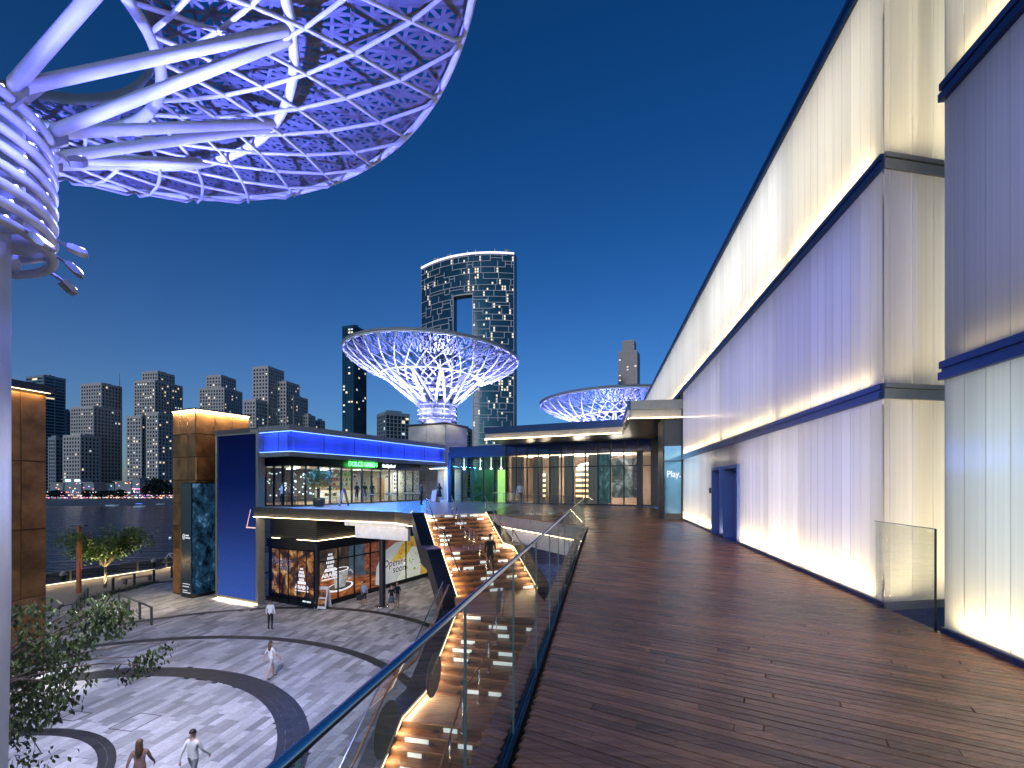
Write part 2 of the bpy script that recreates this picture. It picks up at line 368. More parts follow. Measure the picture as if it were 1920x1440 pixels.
# ================================================================== BACKLIT CHANNEL-GLASS WALL
def channel_mat():
    m = bpy.data.materials.new('frosted_channel_glass'); m.use_nodes = True; t = m.node_tree; t.nodes.clear()
    o = t.nodes.new('ShaderNodeOutputMaterial'); tl = t.nodes.new('ShaderNodeBsdfTranslucent'); df = t.nodes.new('ShaderNodeBsdfDiffuse'); gl = t.nodes.new('ShaderNodeBsdfGlossy'); tp = t.nodes.new('ShaderNodeBsdfTransparent')
    oi = t.nodes.new('ShaderNodeObjectInfo'); mr = t.nodes.new('ShaderNodeMapRange'); mr.inputs['To Min'].default_value = .82; mr.inputs['To Max'].default_value = .98; t.links.new(oi.outputs['Random'], mr.inputs['Value'])
    tc = t.nodes.new('ShaderNodeTexCoord'); mp = t.nodes.new('ShaderNodeMapping'); mp.inputs['Scale'].default_value = (26, 26, .25); t.links.new(tc.outputs['Object'], mp.inputs['Vector'])
    n = t.nodes.new('ShaderNodeTexNoise'); n.inputs['Scale'].default_value = 1; n.inputs['Detail'].default_value = 3; va = t.nodes.new('ShaderNodeVectorMath'); va.operation = 'MULTIPLY_ADD'; va.inputs[1].default_value = (37, 19, 11); t.links.new(oi.outputs['Random'], va.inputs[0]); t.links.new(mp.outputs[0], va.inputs[2]); t.links.new(va.outputs[0], n.inputs['Vector'])
    m2 = t.nodes.new('ShaderNodeMapRange'); m2.inputs['From Min'].default_value = .3; m2.inputs['From Max'].default_value = .7; m2.inputs['To Min'].default_value = .88; m2.inputs['To Max'].default_value = 1.0; t.links.new(n.outputs['Fac'], m2.inputs['Value'])
    mu = t.nodes.new('ShaderNodeMath'); mu.operation = 'MULTIPLY'; t.links.new(mr.outputs[0], mu.inputs[0]); t.links.new(m2.outputs[0], mu.inputs[1])
    vm = t.nodes.new('ShaderNodeVectorMath'); vm.operation = 'SCALE'; vm.inputs[0].default_value = (.95, .96, .93); t.links.new(mu.outputs[0], vm.inputs['Scale'])
    t.links.new(vm.outputs[0], tl.inputs['Color']); df.inputs['Color'].default_value = (.55, .56, .55, 1); gl.inputs['Roughness'].default_value = .18
    a = t.nodes.new('ShaderNodeMixShader'); a.inputs[0].default_value = .3; t.links.new(tl.outputs[0], a.inputs[1]); t.links.new(df.outputs[0], a.inputs[2])
    fr = t.nodes.new('ShaderNodeFresnel'); fr.inputs['IOR'].default_value = 1.35
    b = t.nodes.new('ShaderNodeMixShader'); t.links.new(fr.outputs[0], b.inputs[0]); t.links.new(a.outputs[0], b.inputs[1]); t.links.new(gl.outputs[0], b.inputs[2])
    t.links.new(b.outputs[0], o.inputs['Surface']); return m
m_channel = channel_mat()
m_cavity = mat('white_cavity_lining', (.55, .55, .56), .8, var=.03)
m_sealant = mat('grey_joint_profile', (.5, .49, .44), .4, metal=.5)
m_door = mat('blue_painted_door', (.07, .12, .36), .4, var=.08)
m_doorl = mat('blue_grey_door_leaf', (.2, .24, .5), .4, var=.08)
WT = 3.633                                           # offset of the glass face across the walk
cg = thing('channel_glass_building', D(12, WT + .3, 0), 'long three-storey wall of glowing vertical channel glass beside the boardwalk', 'building')
PW = .2625
tiers = [(.06, 2.72), (2.92, 5.72), (5.92, 8.55)]
pm = {}
def chan(w, z0, z1):
    k = (round(w, 3), round(z1 - z0, 3))
    if k not in pm:
        h = z1 - z0; b = MB(); g = .0015; d = .004; r = .002
        P = [(g, -d, 0), (g, -r, 0), (g + r, 0, 0), (w - g - r, 0, 0), (w - g, -r, 0), (w - g, -d, 0)]
        b.add(P + [(x, y, h) for x, y, _ in P], [(i, i + 1, i + 7, i + 6) for i in range(5)])
        pm[k] = b.mesh('channel_glass', [m_channel])
    return pm[k]
def channel(p, x, w, z0, z1):
    m = Matrix((x, UP.cross(x), UP)).transposed().to_4x4(); m.translation = Vector((p.x, p.y, z0))
    put('channel_glass', chan(w, z0, z1), cg, m)
SD = [(12.9 + .62, 14.35 - .35 + .38), (14.75, 15.75)]     # the two doorways (s from - to)
SD = [(13.3, 14.75), (15.15, 16.2)]
seal = MB()
def run(s0, s1, tier, skip=()):
    z0, z1 = tiers[tier]; n = int(round((s1 - s0) / PW)); w = (s1 - s0) / n
    for i in range(n):
        a, b = s0 + i * w, s0 + (i + 1) * w; zz = z0
        for d0, d1 in skip:
            if a < d1 - .02 and b > d0 + .02: zz = 2.16
        # glass seen from the walk: local x runs towards the camera so that the outside faces the walk
        channel(D(b, WT), -e1, w, zz, z1)
        None and seal.box(D(a - .0035, WT + .002, zz), e1 * .007, e2 * .01, UP * (z1 - zz))
FARE = 21.75
for k in range(3):
    run(6.83, FARE if k < 2 else 40.3, k, SD if k == 0 else ())
    run(.9, 5.72, k)

# return face beside the recess
RF = N(.982, .186)                                    # turns away from the walk
RP = D(6.80, WT)
for z0, z1 in tiers:
    x = 0
    for w in (.09, .36, .34, .36, .36): channel(RP + RF * x, RF, w - .004, z0, z1); x += w
# dark profiles between the storeys and at the top and foot
def band(z0, h, s0, s1, top=False):
    b = MB()
    b.box(D(s0, WT - .055, z0), e1 * (s1 - s0), e2 * .10, UP * h * .42).box(D(s0, WT - .02, z0 + h * .42), e1 * (s1 - s0), e2 * .06, UP * h * .2).box(D(s0, WT - .045, z0 + h * .62), e1 * (s1 - s0), e2 * .09, UP * h * .38)
    return b.build('storey_profile', m_navy, cg)
for z0 in (2.72, 5.72):
    band(z0, .2, 6.80, FARE if z0 < 3 else 40.3); band(z0, .2, .9, 5.74)
m_alu = mat('pale_aluminium_profile', (.42, .41, .37), .4, metal=.3)
for z0 in (2.72, 5.72):
    MB().box(RP + UP * z0 - e1 * .03, RF * 1.7, e1 * .06, UP * .13).box(RP + UP * (z0 + .14) - e1 * .05, RF * 1.7, e1 * .08, UP * .06).build('return_profile', m_alu, cg)
band(8.55, .24, 6.80, 40.3); band(8.55, .24, .9, 5.74)
MB().box(D(6.8, WT - .03, -.04), e1 * (13.3 - 6.8), e2 * .08, UP * .1).box(D(14.75, WT - .03, -.04), e1 * .4, e2 * .08, UP * .1).box(D(16.2, WT - .03, -.04), e1 * (FARE - 16.2), e2 * .08, UP * .1).build('plinth_profile', m_navy, cg)
MB().box(D(.9, WT - .03, -.04), e1 * 4.84, e2 * .08, UP * .1).build('plinth_profile', m_navy, cg)
# light cavity behind the glass
CD = .55
cav = MB()
def lining(s0, s1, z0, z1, d):
    cav.box(D(s0, WT + d, z0), e1 * (s1 - s0), e2 * .05, UP * (z1 - z0))
for (s0, s1) in ((7.6, FARE), (.9, 5.72)):
    lining(s0, s1, 0, 5.8, CD)
lining(7.6, 40.3, 5.8, 8.6, CD); lining(.9, 5.72, 5.8, 8.6, CD)
for z in (-.03, 2.80, 5.80, 8.60):
    cav.box(D(8.0, WT + .06, z), e1 * ((40.3 if z > 5 else FARE) - 8.0), e2 * CD, UP * .03)
    cav.box(D(.9, WT + .06, z), e1 * 4.82, e2 * CD, UP * .03)
    cav.prism([(q.x, q.y) for q in (RP + e1 * .06 + e2 * .06, RP + RF * 1.7 + e1 * .06, D(8.0, WT + 1.62), D(8.0, WT + .06))], z, z + .03)
cav.box(D(8.0, WT + CD, 0), e1 * .05, e2 * 1.4, UP * 8.6).box(D(7.5, WT + 1.66, 0), e1 * .6, e2 * .05, UP * 8.6)
cav.box(D(FARE - .05, WT + .06, 0), e1 * .05, e2 * CD, UP * 5.8).box(D(40.3, WT + .06, 5.8), e1 * .05, e2 * CD, UP * 2.8)
cav.box(D(5.67, WT + .06, 0), e1 * .05, e2 * 2.5, UP * 8.6)
cav.build('light_cavity', m_cavity, cg)
WARM = (1, .77, .42); LAV = (.60, .60, 1); COOL = (1, .97, .92); BLU = (.25, .28, 1)
def cav_lights(s0, s1, tier, base, bcol, wash, wcol, topw=0, tcol=BLU):
    z0, z1 = tiers[tier]; L = s1 - s0
    strip_lamp('cavity_led', D(s0 + .1, WT + .13, z0 + .02), D(s1 - .1, WT + .13, z0 + .02), UP - e2 * .1, base * L, bcol, .08, cg)
    if wash:
        strip_lamp('cavity_wash', D(s0 + .1, WT + CD - .03, (z0 + z1) / 2 + .1), D(s1 - .1, WT + CD - .03, (z0 + z1) / 2 + .1), -e2, wash * L, wcol, 2.2, cg)
    if topw: strip_lamp('cavity_led', D(s0 + .1, WT + .2, z1 - .03), D(s1 - .1, WT + .2, z1 - .03), -UP - e2 * .1, topw * L, tcol, .08, cg)
cav_lights(6.95, 9.2, 0, 19, WARM, 9.0, (.64, .62, 1))
cav_lights(9.2, 11.2, 0, 24, WARM, 10.5, (.80, .75, .97))
cav_lights(11.2, 13.2, 0, 21, WARM, 10.0, (.70, .67, 1))
cav_lights(14.75, 15.15, 0, 8, WARM, 4, LAV)
cav_lights(16.3, FARE, 0, 20, WARM, 9, (.80, .76, .9))
cav_lights(6.95, 10.5, 1, 4.6, WARM, 6.8, (.38, .40, 1), 0)
cav_lights(10.5, 15, 1, 6.5, WARM, 8.2, (.50, .51, 1), 0)
cav_lights(15, FARE, 1, 8.0, WARM, 9.5, (.66, .64, .98), 0)
cav_lights(6.95, 10, 2, 8, WARM, 11, (1, .90, .74))
cav_lights(10, 17, 2, 7, WARM, 15, (1, .98, .96))
cav_lights(17, 40.2, 2, 8, WARM, 13, (1, .96, .92))
cav_lights(.95, 5.6, 0, 15, WARM, 9, (.66, .80, .88))
cav_lights(.95, 5.6, 1, 1.0, WARM, 3.4, (.40, .43, .95))
cav_lights(.95, 5.6, 2, 4, WARM, 10, (1, .93, .75))
for k, (e, c) in enumerate(((13, (1, .9, .66)), (9, (1, .92, .74)), (11, (1, .93, .72)))):
    z0, z1 = tiers[k]
    lamp('AREA', 'recess_wash', D(7.95, WT + 1.25, (z0 + z1) / 2), e * 1.9, c, D(6.9, WT + 1.25, (z0 + z1) / 2), 1.1, 2.4, parent=cg)
    strip_lamp('recess_led', D(7.62, WT + .65, z0 + .04), D(7.62, WT + 1.6, z0 + .04), UP, e * .8, WARM, .08, cg)
# solid roof over the cavities
MB().box(D(6.8, WT + .0, 8.66), e1 * 33.5, e2 * 6, UP * .12).box(D(.9, WT, 8.66), e1 * 5.9, e2 * 6, UP * .12).build('roof', m_navy, cg)
# gutter under the recess
MB().box(D(5.74, WT + .0, -.34), e1 * 1.06, e2 * 1.9, UP * .06).box(D(5.74, WT - .02, -.34), e1 * 1.1, e2 * .03, UP * .33).box(RP - e1 * .04 + UP * -.04, RF * 1.6, e1 * .05, UP * .1).build('recess_sill', m_conc, cg)
# two recessed doors
for i, (a, b) in enumerate(SD):
    dr = MB(); dp = .34
    dr.box(D(a, WT - .02, 0), e1 * .05, e2 * (dp + .02), UP * 2.14).box(D(b - .05, WT - .02, 0), e1 * .05, e2 * (dp + .02), UP * 2.14).box(D(a + .05, WT - .02, 2.05), e1 * (b - a - .1), e2 * (dp + .02), UP * .09)
    dr.box(D(a + .05, WT, -.02), e1 * (b - a - .1), e2 * dp, UP * .03)
    d = dr.build('door', m_door, cg)
    MB().box(D(a + .055, WT + dp - .06, .015), e1 * (b - a - .11), e2 * .05, UP * 2.03).build('door_leaf', m_doorl, d)
    MB().tube([D(a + .16, WT + dp - .075, 1.0), D(a + .16, WT + dp - .13, 1.0), D(a + .34, WT + dp - .13, 1.0)], .012).build('handle', m_black, d)
    if i == 0: MB().box(D(b - .45, WT + dp - .12, 1.93), e1 * .3, e2 * .06, UP * .07).build('door_closer', m_black, d)
MB().box(D(16.32, WT - .05, 1.3), e1 * .1, e2 * .05, UP * .18).build('card_reader', m_black, cg)
# low glass screen closing the recess
gs = thing('glass_screen', D(6.3, WT - .05, 0), 'single clear glass panel closing the recess in the glowing wall', 'glass panel')
MB().box(D(5.78, WT - .06, -.03), e1 * 1.12, e2 * .017, UP * 1.14).build('pane', m_glassrail, gs)
MB().box(D(5.775, WT - .062, -.02), e1 * .005, e2 * .021, UP * 1.13).build('edge', m_black, gs)
MB().box(D(5.78, WT - .062, 1.11), e1 * 1.12, e2 * .021, UP * .006).build('edge', m_navy, gs)
# ================================================================== LATTICE DISHES ON MASTS
def interp(prof, r):
    for (r0, z0), (r1, z1) in zip(prof, prof[1:]):
        if (r0 - r) * (r1 - r) <= 0 and r0 != r1: return z0 + (z1 - z0) * (r - r0) / (r1 - r0)
    return prof[-1][1]
LAT = [(9.5, 0), (9.22, -.33), (8.6, -.66), (7.5, -1.03), (5.6, -1.58), (3.08, -2.28), (2.0, -2.6)]
PAN = [(9.5, .02), (9.3, .0), (7.5, -.42), (5.6, -.92), (3.1, -1.50), (2, -1.8)]
def bar(b, p, q, w, n, t=.03):
    """a flat strip of sheet metal from p to q, w wide, lying in the sheet with normal n"""
    d = (q - p).normalized(); s = d.cross(n).normalized() * w / 2
    b.add([p - s, p + s, q + s, q - s, p - s + n * t, p + s + n * t, q + s + n * t, q - s + n * t], [(3, 2, 1, 0), (4, 5, 6, 7), (0, 1, 5, 4), (2, 3, 7, 6)])
def dish(name, label, head, tilt, kz, collar, mast_to, lightE, lightC, ring_n, panel_cells, mast_r, tube_r, floods=(), fascia=.35, group=None):
    cx, cy, z0, z1, cr = collar
    root = thing(name, (cx, cy, mast_to), label, 'lattice dish', group)
    MB().lathe([(mast_r * .94, mast_to), (mast_r, (mast_to + z0) / 2), (mast_r, z1 + .3), (mast_r * .5, z1 + .5), (.01, z1 + .5)], 40, (cx, cy, 0)).build('mast', m_white, root, True)
    HM = Matrix.Translation(head) @ Vector((0, 0, 1)).rotation_difference(Vector((tilt[0], tilt[1], 1)).normalized()).to_matrix().to_4x4()
    lat = lambda r: interp(LAT, r) * kz
    pan = lambda r: interp(PAN, r) * kz
    # rings
    put('rim_ring', MB().torus(9.5, tube_r * 2.0, 128, 8).mesh('rim_ring', [m_white], True), root, HM)
    put('mid_ring', MB().torus(5.6, tube_r * 2.4, 96, 8, (0, 0, lat(5.6) + .12)).mesh('mid_ring', [m_white], True), root, HM)
    put('inner_ring', MB().torus(3.08, tube_r * 2.4, 72, 8, (0, 0, lat(3.08))).mesh('inner_ring', [m_white], True), root, HM)
    put('rim_fascia', MB().lathe([(9.42, .02), (9.60, .06), (9.66, fascia), (9.45, fascia + .04), (9.3, fascia - .02)], 128).mesh('rim_fascia', [m_panel_back], True), root, HM)
    put('inner_collar_band', MB().lathe([(3.0, pan(3.1) - .26), (2.97, pan(3.1) - .02), (3.15, pan(3.1) + .03)], 72).mesh('inner_collar_band', [m_panel], True), root, HM)
    # diagonal lattice: both families, every member an object
    NR, K = 32, 7; dth = 2 * math.pi / NR; q = (3.08 / 9.5) ** (1 / K)
    for sgn in (1, -1):
        pts = []
        for k in range(K + 1):
            r = 9.5 * q ** k; a = sgn * k * dth / 2
            pts.append((r * math.cos(a), r * math.sin(a), lat(r)))
            if k == 0: r2 = 9.22; a = sgn * .10 * dth; pts.append((r2 * math.cos(a), r2 * math.sin(a), lat(r2)))
        me = MB().tube(pts, tube_r, 6).mesh('lattice_tube', [m_white], True)
        for i in range(NR): put('lattice_tube', me, root, HM @ Matrix.Rotation(i * dth, 4, 'Z'))
    # perforated sheet panels
    NP = 40 if ring_n > 5 else 32; dp = 2 * math.pi / NP; bands_ = [9.3, 8.35, 7.15, 6.0, 5.0, 4.15, 3.5, 3.12]
    edges = [9.3, 7.7, 6.0, 4.45, 3.12]
    for j in range(4):
        ra, rb = edges[j], edges[j + 1]; b = MB(); ncr = panel_cells
        for c in range(ncr):
            r0 = ra + (rb - ra) * c / ncr; r1 = ra + (rb - ra) * (c + 1) / ncr
            nh = 2 if j < 3 and ring_n > 5 else (2 if j < 2 else 1)
            for h in range(nh):
                a0, a1 = dp * h / nh + (.006 if h == 0 else 0), dp * (h + 1) / nh - (.006 if h == nh - 1 else 0)
                g = lambda r, a: Vector((r * math.cos(a), r * math.sin(a), pan(r)))
                p00, p01, p11, p10 = g(r0, a0), g(r0, a1), g(r1, a1), g(r1, a0); m0, m1, ms, me_ = (p00 + p01) / 2, (p10 + p11) / 2, (p00 + p10) / 2, (p01 + p11) / 2
                n = (p01 - p00).cross(p10 - p00).normalized(); n = n if n.z > 0 else -n
                wd = .085 * (.45 + .55 * r0 / 9.5) * (1.15 if ring_n > 5 else .85)
                for a, bb in ((p00, p01), (p10, p11), (p00, p10), (p01, p11), (p00, p11), (p01, p10), (m0, m1), (ms, me_)): bar(b, a, bb, wd, n, .02)
                cc = (p00 + p11) / 2; k = 8; rr = wd * 1.0; ux = (p01 - p00).normalized(); uy = n.cross(ux)
                b.add([cc - n * .004 + (ux * math.cos(2 * math.pi * i / k) + uy * math.sin(2 * math.pi * i / k)) * rr for i in range(k)], [tuple(reversed(range(k)))])
        me = b.mesh('perforated_panel', [m_panel])
        for i in range(NP): put('perforated_panel', me, root, HM @ Matrix.Rotation(i * dp, 4, 'Z'))
    # V struts from collar to middle ring
    for i in range(12):
        a = R(3 + 30 * i); node = Vector((cx + cr * math.cos(a), cy + cr * math.sin(a), z1 + .15))
        for da in (-14, 14):
            a2 = a + R(da) + R(1); end = HM @ Vector((5.6 * math.cos(a2), 5.6 * math.sin(a2), lat(5.6) + .1))
            L = (end - node); s = MB().tube([node, node + L * .02, node + L * .97, end], [tube_r * 1.2, tube_r * 2.4, tube_r * 2.4, tube_r * 1.3], 12)
            s.build('strut', m_white, root, True)
        d = Vector((math.cos(a), math.sin(a), .8)); MB().box(node - d * .1 - UP * .3, d * .35, Vector((-d.y, d.x, 0)) * .05, UP * .35).box(node - d * .15, d * .5, Vector((-d.y, d.x, 0)) * .3, UP * .06).build('strut_bracket', m_lamp_grey, root)
    # collar of light rings
    for i in range(ring_n):
        z = z0 + (z1 - z0) * i / (ring_n - 1)
        rg = MB().torus(cr, .085, 72, 8, (cx, cy, z)).build('collar_ring', m_white, root, True)
        b = MB()
        for k in range(20):
            a = 2 * math.pi * (k + .13 * i) / 20; b.ball((cx + (cr + .03) * math.cos(a), cy + (cr + .03) * math.sin(a), z + .07), .032, 6, 4)
        b.build('led_point', m_led_v, rg, kind='stuff')
    for k in range(10):
        a = 2 * math.pi * k / 10 + .2; c, s_ = math.cos(a), math.sin(a)
        MB().box((cx + mast_r * c, cy + mast_r * s_, z0), (c * (cr - mast_r - .05), s_ * (cr - mast_r - .05), 0), (-s_ * .06, c * .06, 0), (0, 0, z1 - z0)).build('collar_fin', m_white, root)
    for (ang, z, out, drop) in floods:
        a = R(ang); d = Vector((math.cos(a), math.sin(a), 0)); t = Vector((-d.y, d.x, 0)); p = Vector((cx, cy, z)) + d * (cr + .05)
        f = MB().tube([p, p + d * .1 - UP * .05, p + d * .19 - UP * .1], .03, 6)
        h = (d * .9 - UP * drop).normalized(); nn = t.cross(h).normalized(); c = p + d * .17 - UP * .10
        P = [c + t * x * .16 + h * y + nn * zz for y, zz, x in ((0, .09, 1), (0, -.05, 1), (.2, -.07, 1.05), (.45, -.02, 1), (.42, .07, 1))]
        P = [c + t * (.12 * sx) + h * y + nn * zz for sx in (-1, 1) for y, zz in ((0, .05), (0, -.04), (.12, -.06), (.28, -.03), (.30, .02), (.2, .06))]
        k = 6; f.add(P, [tuple(range(k)), tuple(reversed(range(k, 2 * k)))] + [(i, k + i, k + (i + 1) % k, (i + 1) % k) for i in range(k)])
        fl = f.build('floodlight', m_lamp_grey, root)
        MB().box(c + h * .06 - t * .09 - nn * .064, h * .18, t * .18, nn * .006).build('lamp_glass', m_led_v, fl)
    # the coloured uplighting: unseen spots added below the collar to spread the light evenly
    for i in range(8):
        a = R(22 + 45 * i); d = Vector((math.cos(a), math.sin(a), 0)); p = Vector((cx, cy, z0 - .2)) + d * (cr + .9)
        for rt, es, sp in ((4.6, .22, 62), (7.8, 1.0, 58)):
            lamp('SPOT', 'uplight', p, lightE * es, lightC, HM @ Vector((rt * math.cos(a), rt * math.sin(a), 0)), .12, spot=sp, blend=.9, parent=root)
    for i in range(6):
        a = R(60 * i); d = Vector((math.cos(a), math.sin(a), 0))
        lamp('POINT', 'collar_glow', Vector((cx, cy, (z0 + z1) / 2)) + d * (cr + .7), lightE * .007, lightC, size=.1, parent=root)
    return root
# the big dish over the plaza
dish('lattice_dish', 'huge white lattice dish lit blue, overhead at upper left on a thick mast', (-10.0, 7.85, 12.32), (-.05, -.01), 1.0,
     (-10.32, 7.56, 5.94, 8.05, 1.95), PL, 15500, (.145, .165, 1), 8, 2, 1.40, .045,
     floods=((36, 5.95, 0, .8), (62, 5.9, 0, .8), (8, 5.95, 0, .8), (38, 6.3, 0, .2), (40, 8.0, 0, -.4)))
# pedestal and dish behind the restaurant
dish('lattice_dish', 'round white lattice dish on a stone pedestal in front of the arched tower', (PX(812, 0, 51.4).x, 51.4, 1.6 + 14.0), (.045, .0), 1.45,
     (PX(820, 0, 51.4).x, 51.4, 1.6 + 7.1, 1.6 + 8.7, 2.1), 8.0, 42000, (.22, .235, 1), 4, 1, 1.5, .06, fascia=.3)
dish('lattice_dish', 'lattice dish low behind the dark entrance canopy, right of the arched tower', (PX(1150, 0, 60).x, 60, 1.6 + 10.6), (-.02, .01), 1.25,
     (PX(1150, 0, 60).x, 60, 4.9, 6.6, 2.1), 0.0, 42000, (.20, .215, 1), 4, 1, 1.5, .06, fascia=.3)
# ================================================================== STAIRS AND RAILINGS
m_tread_led = glow('tread_led', (1, .8, .5), 3.0)
m_riser_glow = glow('pale_riser_glow', (.85, .95, .85), .5)  # even glow in place of the pale light between the treads
st = thing('staircase', (-.6, 15.0, PL), 'wooden open-riser staircase with landings climbing from the plaza to the terrace', 'staircase')
W_ = N(-.215, -.977); T_ = N(.977, -.215)                # lower flights: descent / along the tread
RISE = .17
m_riser_wood = mat('dark_riser_wood', (.10, .045, .022), .5, var=.2)  # riser boards in a darker brown than the treads
def flight(o, td, dd, n, run_, width, z0, seed):
    """n risers below z0; o = left end of the top edge"""
    rg = random.Random(seed)
    me = slab_mesh('tread', width, run_ + .03, .05, m_board2)
    rz = math.atan2(td.y, td.x); flip = td.cross(dd).z < 0
    for i in range(n):
        z = z0 - RISE * (i + 1); p = o + dd * (run_ * i - .03)
        q = p + dd * (run_ + .03) if flip else p
        if i < n - 1: put('tread', me, st, Matrix.Translation((q.x, q.y, z)) @ Matrix.Rotation(rz, 4, 'Z'))
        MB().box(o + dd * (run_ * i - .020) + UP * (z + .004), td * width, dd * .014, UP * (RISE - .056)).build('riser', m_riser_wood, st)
        # pale light between the treads, painted as glowing slips
        x = rg.uniform(.15, .5)
        while x < width - .5:
            L = rg.choice((.35, .45, .6)) 
            if rg.random() < .62: MB().box(o + dd * (run_ * i + .002) + td * x + UP * (z + .008), td * min(L, width - x - .05), dd * .012, UP * (RISE - .064)).build('riser_glow', m_riser_glow, st)
            x += L + rg.uniform(.15, .9)
    # nosing light along both ends
def led_edge(pts, w=.02):
    MB().tube(pts, w, 5).build('edge_led', m_warm2, st)
RUN1 = .345
zA = 0; oA = TL.copy()
flight(oA, U_, V_, 8, RUN1, 3.4, 0, 1)
L1 = oA + V_ * (RUN1 * 7); z1_ = -RISE * 8
b = MB(); 
def landing(o, td, dd, width, depth, z):
    k = int(depth / .12)
    me = slab_mesh('landing_board', width, depth / k - .006, .04, m_board2); rz = math.atan2(td.y, td.x); flip = td.cross(dd).z < 0
    for i in range(k):
        q = o + dd * (depth * (i + (1 if flip else 0)) / k)
        put('landing_board', me, st, Matrix.Translation((q.x, q.y, z)) @ Matrix.Rotation(rz, 4, 'Z'))
landing(L1, U_, V_, 3.4, 1.45 + RUN1, z1_)
o2 = L1 + V_ * (1.45 + RUN1); flight(o2, U_, V_, 8, RUN1, 3.4, z1_, 2)
L2 = o2 + V_ * (RUN1 * 7); z2_ = z1_ - RISE * 8
# middle landing between the two directions
FT = N(-1.85, 15.35)                                     # left end of the lower flights' top edge
poly = [L2, L2 + U_ * 3.4, FT + T_ * 3.4 + W_ * .0, FT]
rows = lay_boards([poly], N(0, 0), T_, N(.215, .977), .125, .006, 3.6, z2_, .04, random.Random(4))
for p, L in rows:
    put('landing_board', slab_mesh('landing_board', round(L, 2), .118, .04, m_board2), st, Matrix.Translation((p.x, p.y, z2_)) @ Matrix.Rotation(math.atan2(T_.y, T_.x), 4, 'Z'))
RUN2 = .292
flight(FT, T_, W_, 9, RUN2, 3.4, z2_, 3)
L3 = FT + W_ * (RUN2 * 8); z3_ = z2_ - RISE * 9
landing(L3, T_, W_, 3.4, 1.45 + RUN2, z3_)
o4 = L3 + W_ * (1.45 + RUN2); n4 = 15; flight(o4, T_, W_, n4, RUN2, 3.4, z3_, 4)
E4 = o4 + W_ * (RUN2 * n4); z4_ = PL
# profile lines along each side
def prof(side_u, side_t):
    up = [(oA, 0), (oA + V_ * (RUN1 * 8), z1_), (o2, z1_), (o2 + V_ * (RUN1 * 8), z2_)]
    lo = [(FT, z2_), (FT + W_ * (RUN2 * 9), z3_), (o4, z3_), (E4, z4_)]
    return [p + U_ * side_u + UP * z for p, z in up], [p + T_ * side_t + UP * z for p, z in lo]
def ribbon(pts, d, h0, h1, name, m, out, parent=st):
    """a folded plate following pts: from h0 to h1 above the line, thickness along out"""
    b = MB(); k = len(pts)
    P = []
    for p in pts: P += [p + UP * h0, p + UP * h1, p + UP * h1 + out * d, p + UP * h0 + out * d]
    fs = []
    for i in range(k - 1):
        for j in range(4): fs.append((4 * i + j, 4 * i + (j + 1) % 4, 4 * i + 4 + (j + 1) % 4, 4 * i + 4 + j))
    fs += [(3, 2, 1, 0), tuple(range(4 * k - 4, 4 * k))]
    b.add(P, fs); return b.build(name, m, parent)
lu, ll = prof(0, 0); ru, rl = prof(3.4, 3.4)
m_stringer = mat('folded_dark_steel', (.028, .029, .036), .38, metal=.5, var=.2)
ribbon([p - U_ * .02 for p in lu], .62, -.75, .12, 'stringer', m_stringer, -U_)
ribbon([p + U_ * .02 for p in ru], .55, -.75, .12, 'stringer', m_stringer, U_)
ribbon([p - T_ * .02 for p in ll], .55, -.6, .10, 'stringer', m_stringer, -T_)
ribbon([p + T_ * .02 for p in rl], .2, -.6, .10, 'stringer', m_stringer, T_)
# carriage beams under the treads
for f in (.25, .75):
    ribbon([p + U_ * (3.4 * f) - UP * .12 for p in lu], .08, -.3, 0, 'carriage_beam', m_dark, U_)
    ribbon([p + T_ * (3.4 * f) - UP * .12 for p in ll], .08, -.3, 0, 'carriage_beam', m_dark, T_)
for pts, o in ((lu, U_), (ru, -U_), (ll, T_), (rl, -T_)):
    led_edge([p + o * .015 + UP * .06 for p in pts], .014)
for pts, o in ((ru, -U_), (lu, U_), (ll, T_)):
    for i in (0, 1, 2):
        p, q = pts[i], pts[i + 1]; strip_lamp('stair_led', p + o * .05 + UP * .10, q + o * .05 + UP * .10, o - UP * .8, (q - p).length * 19, (1, .72, .40), .05, st)
# handrails with posts
m_rail_wood = mat('varnished_handrail', (.30, .11, .03), .3, var=.2, stretch=(1, 1, 1))
def handrail(pts, h, posts, r=.024, mtop=m_rail_wood, name='handrail'):
    top = [p + UP * h for p in pts]
    MB().tube(top, r, 8).build(name, mtop, st, True)
    b = []
    for i in range(len(pts) - 1):
        L = (pts[i + 1] - pts[i]).length; k = max(1, int(round(L / posts)))
        for j in range(k):
            p = pts[i] + (pts[i + 1] - pts[i]) * ((j + .12) / k)
            pb = MB().tube([p, p + UP * (h - .02)], .021, 8); pb.lathe([(.06, 0), (.06, .012), (.022, .014)], 10, p)
            pb.build('handrail_post', m_chrome, st, True)
cu = [p + U_ * 1.45 for p in lu]; cl = [p + T_ * 1.62 for p in ll]
handrail(cu, .95, .95); handrail(cl, .95, 1.0)
m_rail_dark = mat('dark_handrail', (.06, .06, .09), .25, metal=.8)
handrail([p + U_ * .1 for p in lu], .95, 1.3, mtop=m_rail_dark); handrail([p + U_ * 3.3 for p in ru] if False else [p - U_ * .1 for p in ru], .95, 1.3)
MB().tube([p - T_ * .28 + UP * .95 for p in ll], .028, 8).build('handrail', m_rail_wood, st, True)
